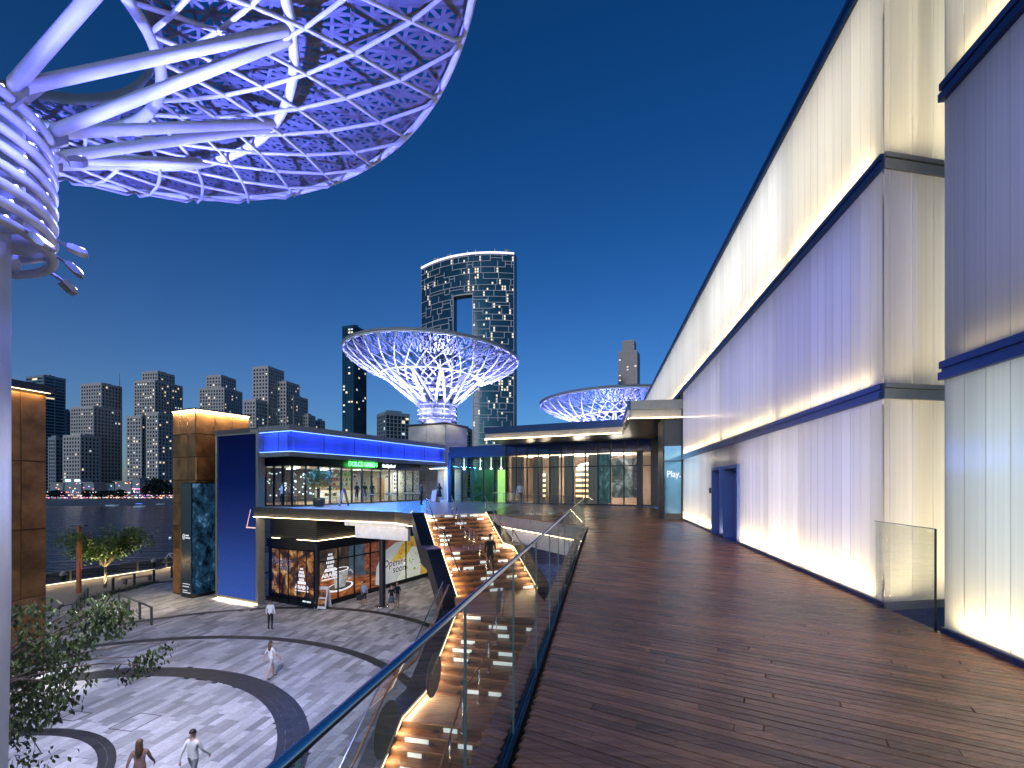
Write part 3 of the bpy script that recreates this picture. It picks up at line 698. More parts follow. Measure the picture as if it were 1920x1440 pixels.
# glass beside the lower flights
for i in range(3):
    p, q = ll[i] - T_ * .5, ll[i + 1] - T_ * .5; k = max(1, round((q - p).length / 1.3))
    for j in range(k):
        a = p + (q - p) * (j / k); c = p + (q - p) * ((j + .985) / k)
        MB().add([a + UP * .1, c + UP * .1, c + UP * 1.02, a + UP * 1.02, a + UP * .1 - T_ * .012, c + UP * .1 - T_ * .012, c + UP * 1.02 - T_ * .012, a + UP * 1.02 - T_ * .012],
                 [(0, 1, 2, 3), (7, 6, 5, 4), (3, 2, 6, 7), (0, 3, 7, 4), (1, 5, 6, 2)]).build('glass_panel', m_glassrail, st)
    MB().tube([p + UP * 1.03, q + UP * 1.03], .02, 6).build('top_rail', m_chrome, st)
# ---- glass balustrade along the boardwalk
bal = thing('glass_balustrade', D(8, -.55, 0), 'frameless glass balustrade with steel handrail along the boardwalk edge', 'railing')
s = .62
first = D(0, -.54)
seams = [.65 + .12 + 1.07 * k for k in range(16)]
m_gedge = mat('green_glass_edge', (.16, .22, .22), .3)
seams = [.76 + 1.065 * k for k in range(16)]
for a, c in zip(seams, seams[1:]):
    MB().box(D(a + .006, -.558, -.02), e1 * (c - a - .012), e2 * .017, UP * 1.12).build('glass_panel', m_glassrail, bal)
    MB().box(D(a - .002, -.556, .0), e1 * .004, e2 * .013, UP * 1.1).build('panel_edge', m_gedge, bal)
m_hr = mat('polished_rail', (.72, .72, .74), .2, metal=1, var=.05)
MB().tube([D(.5, -.53, 1.126), D(seams[-1] + .05, -.545, 1.126)], .0135, 10).build('handrail', m_hr, bal, True)
m_disc = mat('grey_vinyl_disc', (.16, .16, .155), .6, var=.05)
for Y in (1.22, 1.57, 2.57):
    sI = (Y - .54 * .1895 * .98) / .9819; c = D(sI, -.561, .945); k = 32
    MB().add([c + e1 * (.072 * math.cos(2 * math.pi * i / k)) + UP * (.072 * math.sin(2 * math.pi * i / k)) for i in range(k)] + [c - e2 * .002 + e1 * (.072 * math.cos(2 * math.pi * i / k)) + UP * (.072 * math.sin(2 * math.pi * i / k)) for i in range(k)],
             [tuple(range(k)), tuple(reversed(range(k, 2 * k)))] + [(i, k + i, k + (i + 1) % k, (i + 1) % k) for i in range(k)]).build('marker_disc', m_disc, bal)
def glass_run(pts, name, label, h=1.08, each=1.2, rail=True):
    t = thing(name, pts[0], label, 'railing')
    for p, q in zip(pts, pts[1:]):
        k = max(1, round((q - p).length / each)); d = (q - p).normalized(); n = Vector((-d.y, d.x, 0))
        for j in range(k):
            a = p + (q - p) * (j / k) + d * .006; L = (q - p).length / k - .012
            MB().box(a, d * L, n * .015, UP * h).build('glass_panel', m_glassrail, t)
        if rail: MB().box(p + UP * (h + .001) - n * .004, q - p, n * .024, UP * .02).build('top_edge', m_chrome, t)
    return t
glass_run([N(-13.6, 30.2), P1 + N(.05, .1), TL + N(-.25, .25)], 'glass_balustrade', 'clear glass balustrade at the terrace edge in front of the restaurant', 1.05, 1.5)
glass_run([TR + N(.35, .55), TR + N(.9, .35), VC + N(-.15, .35)], 'glass_balustrade', 'glass balustrade along the far side of the stair opening', 1.1, 1.35)
# ================================================================== COPPER-CLAD TOWERS
m_copper = mat('patinated_copper_sheet', (.27, .13, .048), .42, metal=.75, var=.5, scale=1.1, rand=.22, bump=.1, bscale=6)
m_joint = mat('dark_copper_joint', (.04, .022, .012), .6, metal=.5)
m_tin = mat('pale_tin_sheet', (.42, .38, .31), .45, metal=.5, var=.2, scale=.8, rand=.1)
def sheet_face(parent, p, x, w, z0, z1, cols, rows, nrm, m, name='copper_sheet'):
    """rows x cols of slightly proud sheets on a face"""
    dx, dz = w / cols, (z1 - z0) / rows
    for i in range(cols):
        for j in range(rows):
            a = p + x * (i * dx + .012) + UP * (z0 + j * dz + .012 - p.z) + nrm * .002; t = .02 + random.uniform(0, .014)
            b = MB(); u = x * (dx - .024); w_ = UP * (dz - .024); c = .02
            P = [a, a + u, a + u + w_, a + w_]; x_ = x * c; z_ = UP * c
            Q = [a + x_ + z_ + nrm * t, a + u - x_ + z_ + nrm * t, a + u - x_ + w_ - z_ + nrm * t, a + x_ + w_ - z_ + nrm * t]
            b.add(P + Q, [(0, 1, 5, 4), (1, 2, 6, 5), (2, 3, 7, 6), (3, 0, 4, 7), (4, 5, 6, 7)]); b.build(name, m, parent)
def box_tower(name, label, corner, xdir, wl, wr, ydir, z0, z1, m, cols_l, cols_r, rows, cap=.10, over=.12, led=True, led_e=60, core=m_joint):
    """corner = nearest vertical edge; one face runs along -xdir (left), the other along +ydir (right)"""
    t = thing(name, corner + UP * z0, label, 'tower')
    p = corner
    MB().prism([(q.x, q.y) for q in (p, p + ydir * wr, p + ydir * wr - xdir * wl, p - xdir * wl)], z0, z1).build('core', core, t)
    nl = -ydir; nr = xdir
    sheet_face(t, p - xdir * wl, xdir, wl, z0 + .05, z1 - .08, cols_l, rows, nl, m); sheet_face(t, p, ydir, wr, z0 + .05, z1 - .08, cols_r, rows, nr, m)
    o = over; q = p + xdir * o - ydir * o
    MB().prism([(v.x, v.y) for v in (q, q + ydir * (wr + 2 * o), q + ydir * (wr + 2 * o) - xdir * (wl + 2 * o), q - xdir * (wl + 2 * o))], z1 + .002, z1 + cap).build('roof_cap', m_dark, t)
    if led:
        for a, b_ in ((p - xdir * wl - ydir * (o - .03), p - ydir * (o - .03)), (p + xdir * (o - .03), p + ydir * wr + xdir * (o - .03))):
            d = (b_ - a).normalized(); MB().box(a + UP * (z1 - .03), b_ - a, d.cross(UP) * .012, UP * .022).build('cap_led', m_warm, t)
            inw = (p + ydir * wr / 2 - xdir * wl / 2) - (a + b_) / 2; inw.z = 0
            strip_lamp('cap_led_lamp', a + UP * (z1 - .05), b_ + UP * (z1 - .05), -UP * 1 + inw.normalized() * .55, led_e * (b_ - a).length, (1, .78, .45), .05, t)
    return t
TC = N(-23.8, 34.5)
tw = box_tower('copper_tower', 'tall tower clad in copper sheets beside the blue screen', TC, A_, 3.0, 4.2, B_, PL, 7.25, m_copper, 3, 3, 8, led_e=260)
LW = N(-22.35, 22.0); ld = N(.16, .987)
cw = thing('copper_wall', LW + UP * PL, 'large copper-clad block at the left edge behind the thick white mast', 'building')
cw_n = N(.987, -.16)
# the face seen from the walk runs towards the camera
p = LW - ld * 6
MB().prism([(q.x, q.y) for q in (LW - cw_n * .01, LW - cw_n * 3, p - cw_n * 3, p - cw_n * .01)], PL, 5.94).build('core', m_joint, cw)
sheet_face(cw, p, ld, 6, PL + .05, 5.85, 6, 4, cw_n, m_copper)
MB().prism([(q.x, q.y) for q in (LW + cw_n * .3 + ld * .25, LW - cw_n * 3, p - cw_n * 3, p + cw_n * .3)], 5.96, 6.3).build('roof_cap', m_dark, cw)
strip_lamp('cap_led_lamp', p + cw_n * .25 + UP * 5.9, LW + cw_n * .25 + UP * 5.9, -UP - cw_n * .5, 60, (1, .70, .33), .05, cw)
MB().box(p + cw_n * .24 + UP * 5.93, LW - p, cw_n * .015, UP * .02).build('cap_led', m_warm, cw)

# ---- digital totem wrapped round the tower corner
def wave_mat():
    m = bpy.data.materials.new('screen_breaking_waves'); m.use_nodes = True; t = m.node_tree; t.nodes.clear(); o = t.nodes.new('ShaderNodeOutputMaterial'); e = t.nodes.new('ShaderNodeEmission')
    tc = t.nodes.new('ShaderNodeTexCoord'); mp = t.nodes.new('ShaderNodeMapping'); mp.inputs['Scale'].default_value = (.55, .55, .42); mp.inputs['Location'].default_value = (.3, 0, .2); t.links.new(tc.outputs['Object'], mp.inputs['Vector'])
    n = t.nodes.new('ShaderNodeTexNoise'); n.inputs['Scale'].default_value = 1.1; n.inputs['Detail'].default_value = 9; n.inputs['Roughness'].default_value = .78; n.inputs['Distortion'].default_value = .35; t.links.new(mp.outputs[0], n.inputs['Vector'])
    r = t.nodes.new('ShaderNodeValToRGB'); els = r.color_ramp.elements; els[0].position = .42; els[0].color = (.001, .003, .007, 1); els[1].position = .74; els[1].color = (.85, .92, 1, 1)
    x = els.new(.54); x.color = (.008, .028, .055, 1); x = els.new(.62); x.color = (.06, .15, .26, 1)
    t.links.new(n.outputs['Fac'], r.inputs[0]); t.links.new(r.outputs[0], e.inputs['Color']); e.inputs['Strength'].default_value = 1.7; t.links.new(e.outputs[0], o.inputs['Surface']); return m
m_wave = wave_mat()
tt = thing('digital_totem', TC + A_ * .0 - B_ * .4 + UP * PL, 'tall corner video totem showing breaking waves on the copper tower', 'video totem')
tc0 = TC + A_ * .12 - B_ * .35; wl_, wr_ = 1.35, 1.75
MB().prism([(q.x, q.y) for q in (tc0, tc0 + B_ * wr_, tc0 + B_ * wr_ - A_ * wl_, tc0 - A_ * wl_)], PL, 1.72).build('housing', m_black, tt)
MB().box(tc0 - A_ * (wl_ - .06) - B_ * .012 + UP * (PL + .25), A_ * (wl_ - .1), B_ * .01, UP * 8.3).build('dark_screen', mat('screen_dark_side', (.01, .012, .015), .2, emit=(.02, .05, .08), estr=.35, var=.3), tt)
MB().box(tc0 + A_ * .002 + B_ * .06 + UP * (PL + .25), B_ * (wr_ - .1), A_ * .01, UP * 8.3).build('wave_screen', m_wave, tt)
m_print = glow('white_print', (.75, .75, .75), .6)
cpt = tc0 - A_ * (wl_ * .72) - B_ * .016 + UP * (PL + 4.55)
MB().tube([cpt + A_ * (.12 * math.cos(a)) + UP * (.2 * math.sin(a) + .0) for a in [i * math.pi / 8 for i in range(16)]], .025, 5, True).tube([cpt - A_ * .08 - UP * .12, cpt + A_ * .1 + UP * .14], .025, 5).build('emblem', m_print, tt)
for dz in (.06, -.12): MB().box(cpt + A_ * .2 + UP * dz, A_ * (.45 if dz > 0 else .6), B_ * .004, UP * .1).build('small_print', m_print, tt)
for dz, L in ((-3.55, .9), (-3.75, .8), (-4.05, .6), (-4.2, 1.0)): MB().box(cpt - A_ * .15 + UP * dz, A_ * L, B_ * .004, UP * .045).build('small_print', m_print, tt)

# ================================================================== RESTAURANT BLOCK
rb = thing('restaurant_building', N(-17, 36, PL), 'two-storey restaurant block with glowing blue roof band above the plaza', 'building')
C0 = N(-14.96, 31.0)                                   # outer corner of the roof
FA = N(-22.3, 34.67)                                   # left end of the front
LEN_B = 18.0
ROOF0, ROOF1 = 3.5, 5.62
def frame_mat_screen():
    m = bpy.data.materials.new('blue_led_mesh_screen'); m.use_nodes = True; t = m.node_tree; t.nodes.clear(); o = t.nodes.new('ShaderNodeOutputMaterial'); e = t.nodes.new('ShaderNodeEmission')
    tc = t.nodes.new('ShaderNodeTexCoord'); sx = t.nodes.new('ShaderNodeSeparateXYZ'); t.links.new(tc.outputs['Generated'], sx.inputs[0])
    r = t.nodes.new('ShaderNodeValToRGB'); els = r.color_ramp.elements; els[0].position = 0; els[0].color = (.040, .095, .40, 1); els[1].position = 1; els[1].color = (.002, .005, .04, 1)
    x = els.new(.42); x.color = (.014, .032, .16, 1); x = els.new(.7); x.color = (.003, .010, .075, 1); t.links.new(sx.outputs['Z'], r.inputs[0])
    mp = t.nodes.new('ShaderNodeMapping'); mp.inputs['Scale'].default_value = (1, 1, 1); t.links.new(tc.outputs['Object'], mp.inputs[0])
    wv = t.nodes.new('ShaderNodeTexNoise'); wv.inputs['Scale'].default_value = 14; wv.inputs['Detail'].default_value = 2; t.links.new(mp.outputs[0], wv.inputs['Vector'])
    mr = t.nodes.new('ShaderNodeMapRange'); mr.inputs['To Min'].default_value = .7; mr.inputs['To Max'].default_value = 1.3; t.links.new(wv.outputs['Fac'], mr.inputs['Value'])
    vm = t.nodes.new('ShaderNodeVectorMath'); vm.operation = 'SCALE'; t.links.new(r.outputs[0], vm.inputs[0]); t.links.new(mr.outputs[0], vm.inputs['Scale'])
    t.links.new(vm.outputs[0], e.inputs['Color']); e.inputs['Strength'].default_value = 1.0; t.links.new(e.outputs[0], o.inputs['Surface']); return m
m_bscreen = frame_mat_screen()
m_frame = mat('beige_metal_frame', (.30, .27, .22), .45, metal=.3, var=.1)
SL = 4.92                                              # width of the tall blue screen
scr = MB().box(FA - B_ * .12 + UP * (PL + .0), A_ * .2, B_ * .5, UP * (5.5 - PL)).box(FA + A_ * (SL - .2) - B_ * .12 + UP * PL, A_ * .26, B_ * .5, UP * (5.5 - PL)).box(FA + A_ * .2 - B_ * .12 + UP * PL, A_ * (SL - .4), B_ * .5, UP * .22).box(FA + A_ * .2 - B_ * .10 + UP * 5.2, A_ * (SL - .4), B_ * .4, UP * .3).build('screen_frame', m_frame, rb)
MB().box(FA + A_ * .2 - B_ * .02 + UP * (PL + .22), A_ * (SL - .4), B_ * .1, UP * (5.2 - PL - .22)).build('blue_screen', m_bscreen, rb)
m_sail = glow('screen_sail_graphic', (1, .45, .28), .8)
sp = FA + A_ * 3.5 - B_ * .026 + UP * -1.55
MB().add([sp + A_ * 0, sp + A_ * .1, sp + A_ * .55 + UP * 1.35, sp + A_ * .48 + UP * 1.35], [(0, 1, 2, 3)]).add([sp, sp + A_ * 1.1, sp + A_ * 1.1 + UP * .09, sp + UP * .09], [(0, 1, 2, 3)]).build('screen_graphic', m_sail, rb)
MB().box(FA + A_ * .3 - B_ * .17 + UP * (PL + .015), A_ * (SL - .3), B_ * .04, UP * .03).build('base_led', m_warm, rb)
strip_lamp('base_led_lamp', FA + A_ * .3 - B_ * .3 + UP * (PL + .12), FA + A_ * (SL - .2) - B_ * .3 + UP * (PL + .12), -UP - B_ * .5, 60, (1, .85, .6), .05, rb)
# roof with the blue light band
m_roof = mat('dark_roof_sheet', (.05, .05, .055), .5)
m_bluecore = mat('blue_band_panel', (.10, .16, .55), .35, var=.25, scale=.8, stretch=(1, 1, .2))
m_fascia = mat('grey_metal_fascia', (.26, .25, .24), .42, metal=.4, var=.12)
rp = [FA - A_ * .1 - B_ * .2, C0, C0 + B_ * LEN_B, C0 + B_ * LEN_B - A_ * 9, FA - A_ * .1 + B_ * LEN_B]
MB().prism([(q.x, q.y) for q in rp], 5.30, ROOF1).build('roof', m_roof, rb)
for p, d, L, n in ((C0, B_, LEN_B, A_), (FA + A_ * SL, A_, (C0 - FA).length - SL, -B_)):
    MB().box(p + n * .002 + UP * 5.26, d * L, n * .08, UP * .38).build('upper_fascia', m_fascia, rb)
    MB().box(p + n * .002 + UP * 3.50, d * L, n * .08, UP * .32).build('lower_fascia', m_fascia, rb)
    MB().box(p - n * .35 + UP * 3.82, d * L, n * .05, UP * 1.44).build('blue_band', m_bluecore, rb)
    for zz, dz in ((5.23, -1), (3.83, 1)):
        MB().box(p - n * .02 + UP * zz, d * L, n * .03, UP * .02 * dz).build('blue_led', m_blueled, rb)
        strip_lamp('blue_led_lamp', p - n * .05 + UP * (zz + .02 * dz), p + d * L - n * .05 + UP * (zz + .02 * dz), UP * dz - n * .45, 6 * L, (.03, .10, 1), .04, rb)
    k = int(L / 3.2)
    for i in range(1, k + 1): MB().box(p + d * (i * L / (k + 1)) - n * .30 + UP * 3.83, d * .04, n * .02, UP * 1.40).build('band_mullion', m_dark, rb)
MB().box(C0 - A_ * .3 - B_ * .0 + B_ * LEN_B, B_ * .3, A_ * .36, UP * 5.5).build('end_post', m_frame, rb)
soff = [FA + A_ * (SL + .05) + B_ * .1, C0 - A_ * .06 + B_ * .06, C0 + B_ * LEN_B - A_ * .06, C0 + B_ * LEN_B - A_ * 8.5, FA + A_ * (SL + .05) + B_ * LEN_B]
MB().prism([(q.x, q.y) for q in soff], 3.56, 3.66).build('soffit', m_dark, rb)
# upper storey glazing, set back
G0 = N(-15.75, 32.85); GL = 14.6; GW = 7.6
room = [G0, G0 + B_ * GL, G0 + B_ * GL - A_ * GW, G0 - A_ * GW]
m_floorw = mat('warm_timber_floor', (.30, .19, .11), .4, var=.2, scale=3)
m_wallin = mat('white_interior_wall', (.62, .62, .58), .7, var=.05)
m_walldk = mat('dark_interior_wall', (.05, .055, .065), .6, var=.2)
MB().prism([(q.x, q.y) for q in room], 0.0, .03).build('floor', m_floorw, rb)
MB().prism([(q.x, q.y) for q in room], 3.02, 3.06).build('ceiling', m_wallin, rb)
bw = G0 - A_ * GW
MB().box(bw, B_ * 8.6, -A_ * .1, UP * 3.0).build('back_wall', m_walldk, rb)
MB().box(bw + B_ * 8.6, B_ * 3.0, -A_ * .1, UP * 3.0).build('back_wall', m_wallin, rb)
MB().box(bw + B_ * 11.6, B_ * 3.0, -A_ * .1, UP * 3.0).build('back_wall', m_wallin, rb)
MB().box(room[1], -A_ * GW, B_ * .1, UP * 3.0).build('end_wall', m_wallin, rb)
MB().box(G0 - A_ * 3.9 + B_ * .15, -A_ * 4.0, B_ * .1, UP * 3.0).build('front_wall', m_walldk, rb)
# sign band and mullions
MB().box(G0 - A_ * .02 + UP * 2.98, B_ * GL, A_ * .06, UP * .60).build('sign_band', m_black, rb)
MB().box(G0 + UP * 2.98, -A_ * 3.9, -B_ * .06, UP * .60).build('sign_band', m_black, rb)
def glazing(parent, p, d, L, n, z0, z1, splits, fr=.07, m=m_black, gl=m_glasswin, transom=None):
    for i in range(splits):
        a = p + d * (L * i / splits); w_ = L / splits
        MB().box(a + d * (fr / 2 + .002) + UP * (z0 + .05), d * (w_ - fr - .004), n * .012, UP * (z1 - z0 - .1)).build('window_pane', gl, parent)
    for i in range(splits + 1):
        a = p + d * (L * i / splits - fr / 2); MB().box(a - n * .05 + UP * z0, d * fr, n * .12, UP * (z1 - z0)).build('mullion', m, parent)
    for z in (z0, z1 - .05) + ((transom,) if transom else ()):
        MB().box(p - n * .045 + UP * z + d * (fr / 2), d * (L - fr), n * .11, UP * .05).build('transom', m, parent)
glazing(rb, G0, B_, GL, A_, .03, 2.98, 13, .10)
glazing(rb, G0 - A_ * 3.9, A_, 3.9, -B_, .03, 2.98, 4, .12)
m_green = glow('green_sign_letters', (.06, 1, .10), 2.2); m_wsign = glow('white_sign_letters', (.9, .9, 1), 2.2)
def on_face(px):                                       # point of the right-hand glazing line seen at column px
    k = (px - CX) / F; t = (k * G0.y - G0.x) / (B_.x - k * B_.y); return G0 + B_ * t
sg0, sg1 = on_face(645), on_face(712)
c = (sg0 + sg1) / 2 + A_ * .07 + UP * 3.27
put_text('DOLCE GREEN', .52, c, B_, m_green, rb, 'sign_lettering', .03, .012, sx=(sg1 - sg0).length / 4.3)
c = (on_face(714) + on_face(741)) / 2 + A_ * .07 + UP * 3.24
put_text('Healthy Food', .42, c, B_, m_wsign, rb, 'sign_lettering', .02, .004, .25, sx=(on_face(741) - on_face(714)).length / 2.6)
strip_lamp('blue_floor_wash', C0 + A_ * .05 + UP * 3.48, C0 + B_ * 15 + A_ * .05 + UP * 3.48, -UP + A_ * .35, 2600, (.04, .25, 1), .05, rb)  # added lamp, stands in for the band's blue reflection on the terrace floor
lamp('AREA', 'sign_glow', (sg0 + sg1) / 2 + A_ * .5 + UP * 3.2, 60, (.1, 1, .15), (sg0 + sg1) / 2 + UP * 3.2, 3, .3, parent=rb)
# interior lighting and fittings
for i, e in enumerate((150, 380, 420, 340)):
    p = G0 + B_ * (2.0 + 3.6 * i) - A_ * 3.4 + UP * 2.95; lamp('AREA', 'ceiling_panel', p, e, (1, .93, .82), p - UP, 3.0, 2.2, parent=rb)
for i in range(7):
    a = G0 + B_ * (.7 + 1.0 * i) - A_ * (1.2 + (i % 3) * 1.5) + UP * 2.80; MB().box(a, A_ * 1.1, B_ * .06, UP * .06).build('ceiling_tube', m_whiteled, rb)
m_shelf = mat('light_timber_shelf', (.42, .28, .16), .5)
cols_b = [(.75, .12, .08), (.15, .5, .12), (.8, .6, .1), (.1, .2, .5), (.85, .85, .8), (.05, .05, .05)]
mb_ = [mat('shelf_goods', c_, .4) for c_ in cols_b]
for k in range(4):
    z = .95 + .5 * k; MB().box(bw + A_ * .02 + B_ * 8.8 + UP * z, B_ * 4.2, A_ * .3, UP * .03).build('shelf', m_shelf, rb)
    b = MB()
    for i in range(26):
        if random.random() < .75: b.cbox(bw + A_ * .17 + B_ * (8.95 + i * .155) + UP * (z + .03 + .12), .1, .1, .24, random.random(), mi=random.randrange(6))
    b.build('shelf_goods', mb_, rb, kind='stuff')
MB().box(bw + A_ * 1.4 + B_ * 7.2, B_ * 5.2, A_ * .6, UP * 1.05).build('counter', m_wallin, rb)
MB().box(bw + A_ * 1.35 + B_ * 7.15 + UP * 1.051, B_ * 5.3, A_ * .7, UP * .04).build('counter_top', m_shelf, rb)
b = MB()
for i in range(420):
    p = room[1] - A_ * random.uniform(.1, 2.3) - B_ * random.uniform(.03, .2) + UP * random.uniform(.3, 2.9); d = Vector((random.uniform(-1, 1), random.uniform(-1, 1), random.uniform(-.6, .4))).normalized() * .17; s_ = d.cross(Vector((random.random(), .3, .5))).normalized() * .06
    b.add([p, p + d * .5 + s_, p + d, p + d * .5 - s_], [(0, 1, 2, 3)])
b.build('green_wall', mat('plant_wall_leaf', (.05, .16, .03), .5, rand=.4), rb, kind='stuff')
b = MB()                                               # lit bottles and lamps on the dark wall
for i in range(60): b.cbox(bw + A_ * random.uniform(.1, .3) + B_ * random.uniform(2.5, 8.5) + UP * random.uniform(.6, 2.8), .09, .09, .12)
b.build('wall_light_points', glow('cool_wall_points', (.75, .9, 1), 2.0), rb, kind='stuff')
MB().box(room[1] - A_ * 3.4 - B_ * .03 + UP * .9, A_ * .7, B_ * .03, UP * 1.9).build('menu_board', m_whiteled if False else glow('lit_menu_board', (.9, .9, .9), .9), rb)
for i in range(2):
    for j in range(4): MB().box(room[1] - A_ * (3.3 - .3 * i) - B_ * .05 + UP * (1.1 + .4 * j), A_ * .2, B_ * .015, UP * .25).build('menu_picture', m_black, rb)
MB().box(room[1] - A_ * 5.6 - B_ * .04, A_ * 1.0, B_ * .04, UP * 2.3).build('kitchen_door', m_shelf, rb)
for i in range(6):
    q = G0 + B_ * (2.0 + 2.1 * i) - A_ * 2.4; pl = MB().lathe([(.02, 2.5), (.1, 2.42), (.2, 2.25), (.19, 2.25), (.08, 2.4)], 14, q).tube([q + UP * 2.5, q + UP * 3.0], .008, 4).build('pendant_lamp', m_black, rb); MB().ball(q + UP * 2.3, .05, 8, 5).build('bulb', m_whiteled, pl)
m_wood2 = mat('pine_post', (.40, .24, .13), .5)
q = G0 - A_ * 3.75 - B_ * .3
MB().box(q + UP * .02, A_ * .25, B_ * .2, UP * 2.9 + A_ * .9).build('slanted_post', m_wood2, rb)
# slab edge with light line, soffit beam and column under the terrace
ed = [N(-24.4, 35.45) + A_ * 7.0, P1, TL + N(-.1, -.02)]
m_edge = mat('bronze_edge_panel', (.09, .08, .07), .4, metal=.5, var=.15)
for p, q in zip(ed, ed[1:]):
    d = (q - p).normalized(); n = Vector((d.y, -d.x, 0)); L = (q - p).length; k = max(1, round(L / 2.6))
    for i in range(k): MB().box(p + d * (L * i / k + .005) + n * .02 + UP * -.60, d * (L / k - .01), n * .05, UP * .60).build('edge_panel', m_edge, terrace)
    MB().box(p + n * .085 + UP * -.69, d * L, n * .04, UP * .025).build('edge_led', m_warm, terrace)
    strip_lamp('edge_led_lamp', p + n * .16 + UP * -.66, q + n * .16 + UP * -.66, UP * .9 - n * .6, 3 * L, (1, .78, .45), .04)
    strip_lamp('edge_led_lamp', p + n * .10 + UP * -.75, q + n * .10 + UP * -.75, -UP - n * .4, 7 * L, (1, .82, .55), .04)
    MB().box(p + UP * -.72, d * L, n * .12, UP * .025).build('edge_rail', m_dark, terrace)
d = (VC - TR).normalized(); n = Vector((d.y, -d.x, 0)); p = TR + U_ * .35 + d * .3; L = (VC - TR).length - .5
MB().box(p + n * .02 + UP * -.6, d * L, n * .05, UP * .6).build('edge_panel', m_edge, terrace)
MB().box(p + n * .085 + UP * -.66, d * L, n * .04, UP * .025).build('edge_led', m_warm, terrace)
strip_lamp('edge_led_lamp', p + n * .18 + UP * -.62, p + d * L + n * .18 + UP * -.62, UP * .9 - n * .6, 8 * L, (1, .78, .45), .04)
m_beam = mat('white_steel_beam', (.60, .60, .66), .5)
MB().box(p + n * .1 + UP * -1.35, d * (L - .4), -n * .35, UP * .6).build('edge_beam', m_beam, terrace)
bp_ = P1 - A_ * 4.6 + B_ * .5
MB().box(bp_ + UP * -1.02, A_ * 4.9, B_ * .3, UP * .42).box(bp_ + A_ * .9 + UP * -1.75, A_ * 4.2, B_ * .22, UP * .72).build('soffit_beam', m_beam, terrace)
lamp('AREA', 'soffit_light', bp_ + A_ * 2.5 - B_ * 2.6 + UP * -4.2, 30, (.7, .7, 1), bp_ + A_ * 2.5 + UP * -1.3, .6, parent=rb)
cb = PZ(717, 1137, PL)
colm = thing('column', cb, 'round dark steel column under the terrace', 'column')
MB().lathe([(.22, 0), (.22, 6.2)], 20, cb).build('shaft', m_dark, colm, True)
MB().lathe([(.5, 0), (.5, .03), (.24, .05)], 20, cb).build('base_plate', m_chrome, colm, True)
# lower shop
S0_ = N(-13.35, 31.35)
sh = thing('ground_floor_shop', S0_ + UP * PL, 'dark ground-floor shop under the terrace with food posters on its windows', 'shop')
SLB, SLA = 13.5, 5.2
sr = [S0_, S0_ + B_ * SLB, S0_ + B_ * SLB - A_ * SLA, S0_ - A_ * SLA]
sr2 = [q for q in (S0_ - A_ * .15 + B_ * .15, S0_ + B_ * SLB - A_ * .15, S0_ + B_ * SLB - A_ * SLA, S0_ - A_ * SLA + B_ * .15)]
MB().prism([(q.x, q.y) for q in sr2], PL, -2.5).build('core', m_black, sh)
MB().prism([(q.x, q.y) for q in (S0_ + A_ * .02 - B_ * .02, S0_ + B_ * SLB + A_ * .02, S0_ + B_ * SLB - A_ * SLA, S0_ - A_ * SLA - B_ * .02)], -2.95, -2.3).build('upper_fascia', m_black, sh)
m_louv = mat('dark_louvre', (.07, .068, .06), .45, metal=.5)
MB().prism([(q.x, q.y) for q in (S0_ - A_ * .3 + B_ * .3, S0_ + B_ * SLB - A_ * .3, S0_ + B_ * SLB - A_ * SLA, S0_ - A_ * SLA + B_ * .3)], -2.3, -.56).build('louvre_core', m_black, sh)
for k in range(11):
    z = -2.2 + .145 * k
    MB().box(S0_ - A_ * .1 + B_ * .1 + UP * z, B_ * 9, A_ * .04, UP * .09).build('louvre', m_louv, sh); MB().box(S0_ - A_ * .1 + B_ * .1 + UP * z, -A_ * 4.8, -B_ * .04, UP * .09).build('louvre', m_louv, sh)
MB().box(S0_ + A_ * .03 + UP * -2.29, B_ * 4.6, A_ * .03, UP * .03).build('shop_led', m_warm, sh); MB().box(S0_ - B_ * .06 + UP * -2.29, -A_ * 1.9, B_ * .03, UP * .03).build('shop_led', m_warm, sh); MB().box(S0_ - B_ * .06 - A_ * 3.7 + UP * -2.29, -A_ * .9, B_ * .03, UP * .03).build('shop_led', m_warm, sh)
strip_lamp('shop_led_lamp', S0_ + A_ * .08 + UP * -2.25, S0_ + A_ * .08 + B_ * 4.6 + UP * -2.25, UP - A_ * .2, 14, (1, .8, .45), .03, sh)
MB().box(S0_ - A_ * .12 - B_ * .03 + UP * PL, A_ * .16, B_ * .2, UP * 4.4).build('corner_post', m_dark, sh)
# posters -------------------------------------------------------------
def poster_mat(name, ramp, scale, strength, seed, rough=.6, stretch=(1, 1, 1)):
    m = bpy.data.materials.new(name); m.use_nodes = True; t = m.node_tree; b = t.nodes['Principled BSDF']
    tc = t.nodes.new('ShaderNodeTexCoord'); mp = t.nodes.new('ShaderNodeMapping'); mp.inputs['Location'].default_value = (seed, seed * .7, seed * .3); mp.inputs['Scale'].default_value = stretch; t.links.new(tc.outputs['Object'], mp.inputs[0])
    n = t.nodes.new('ShaderNodeTexNoise'); n.inputs['Scale'].default_value = scale; n.inputs['Detail'].default_value = 5; n.inputs['Roughness'].default_value = rough; n.inputs['Distortion'].default_value = .8; t.links.new(mp.outputs[0], n.inputs['Vector'])
    r = t.nodes.new('ShaderNodeValToRGB'); e = r.color_ramp.elements; e[0].position = ramp[0][0]; e[0].color = (*ramp[0][1], 1); e[1].position = ramp[-1][0]; e[1].color = (*ramp[-1][1], 1)
    for p_, c_ in ramp[1:-1]: x = e.new(p_); x.color = (*c_, 1)
    t.links.new(n.outputs['Fac'], r.inputs[0]); t.links.new(r.outputs[0], b.inputs['Base Color']); t.links.new(r.outputs[0], b.inputs['Emission Color']); b.inputs['Emission Strength'].default_value = strength; b.inputs['Roughness'].default_value = .3
    return m
PB = .42
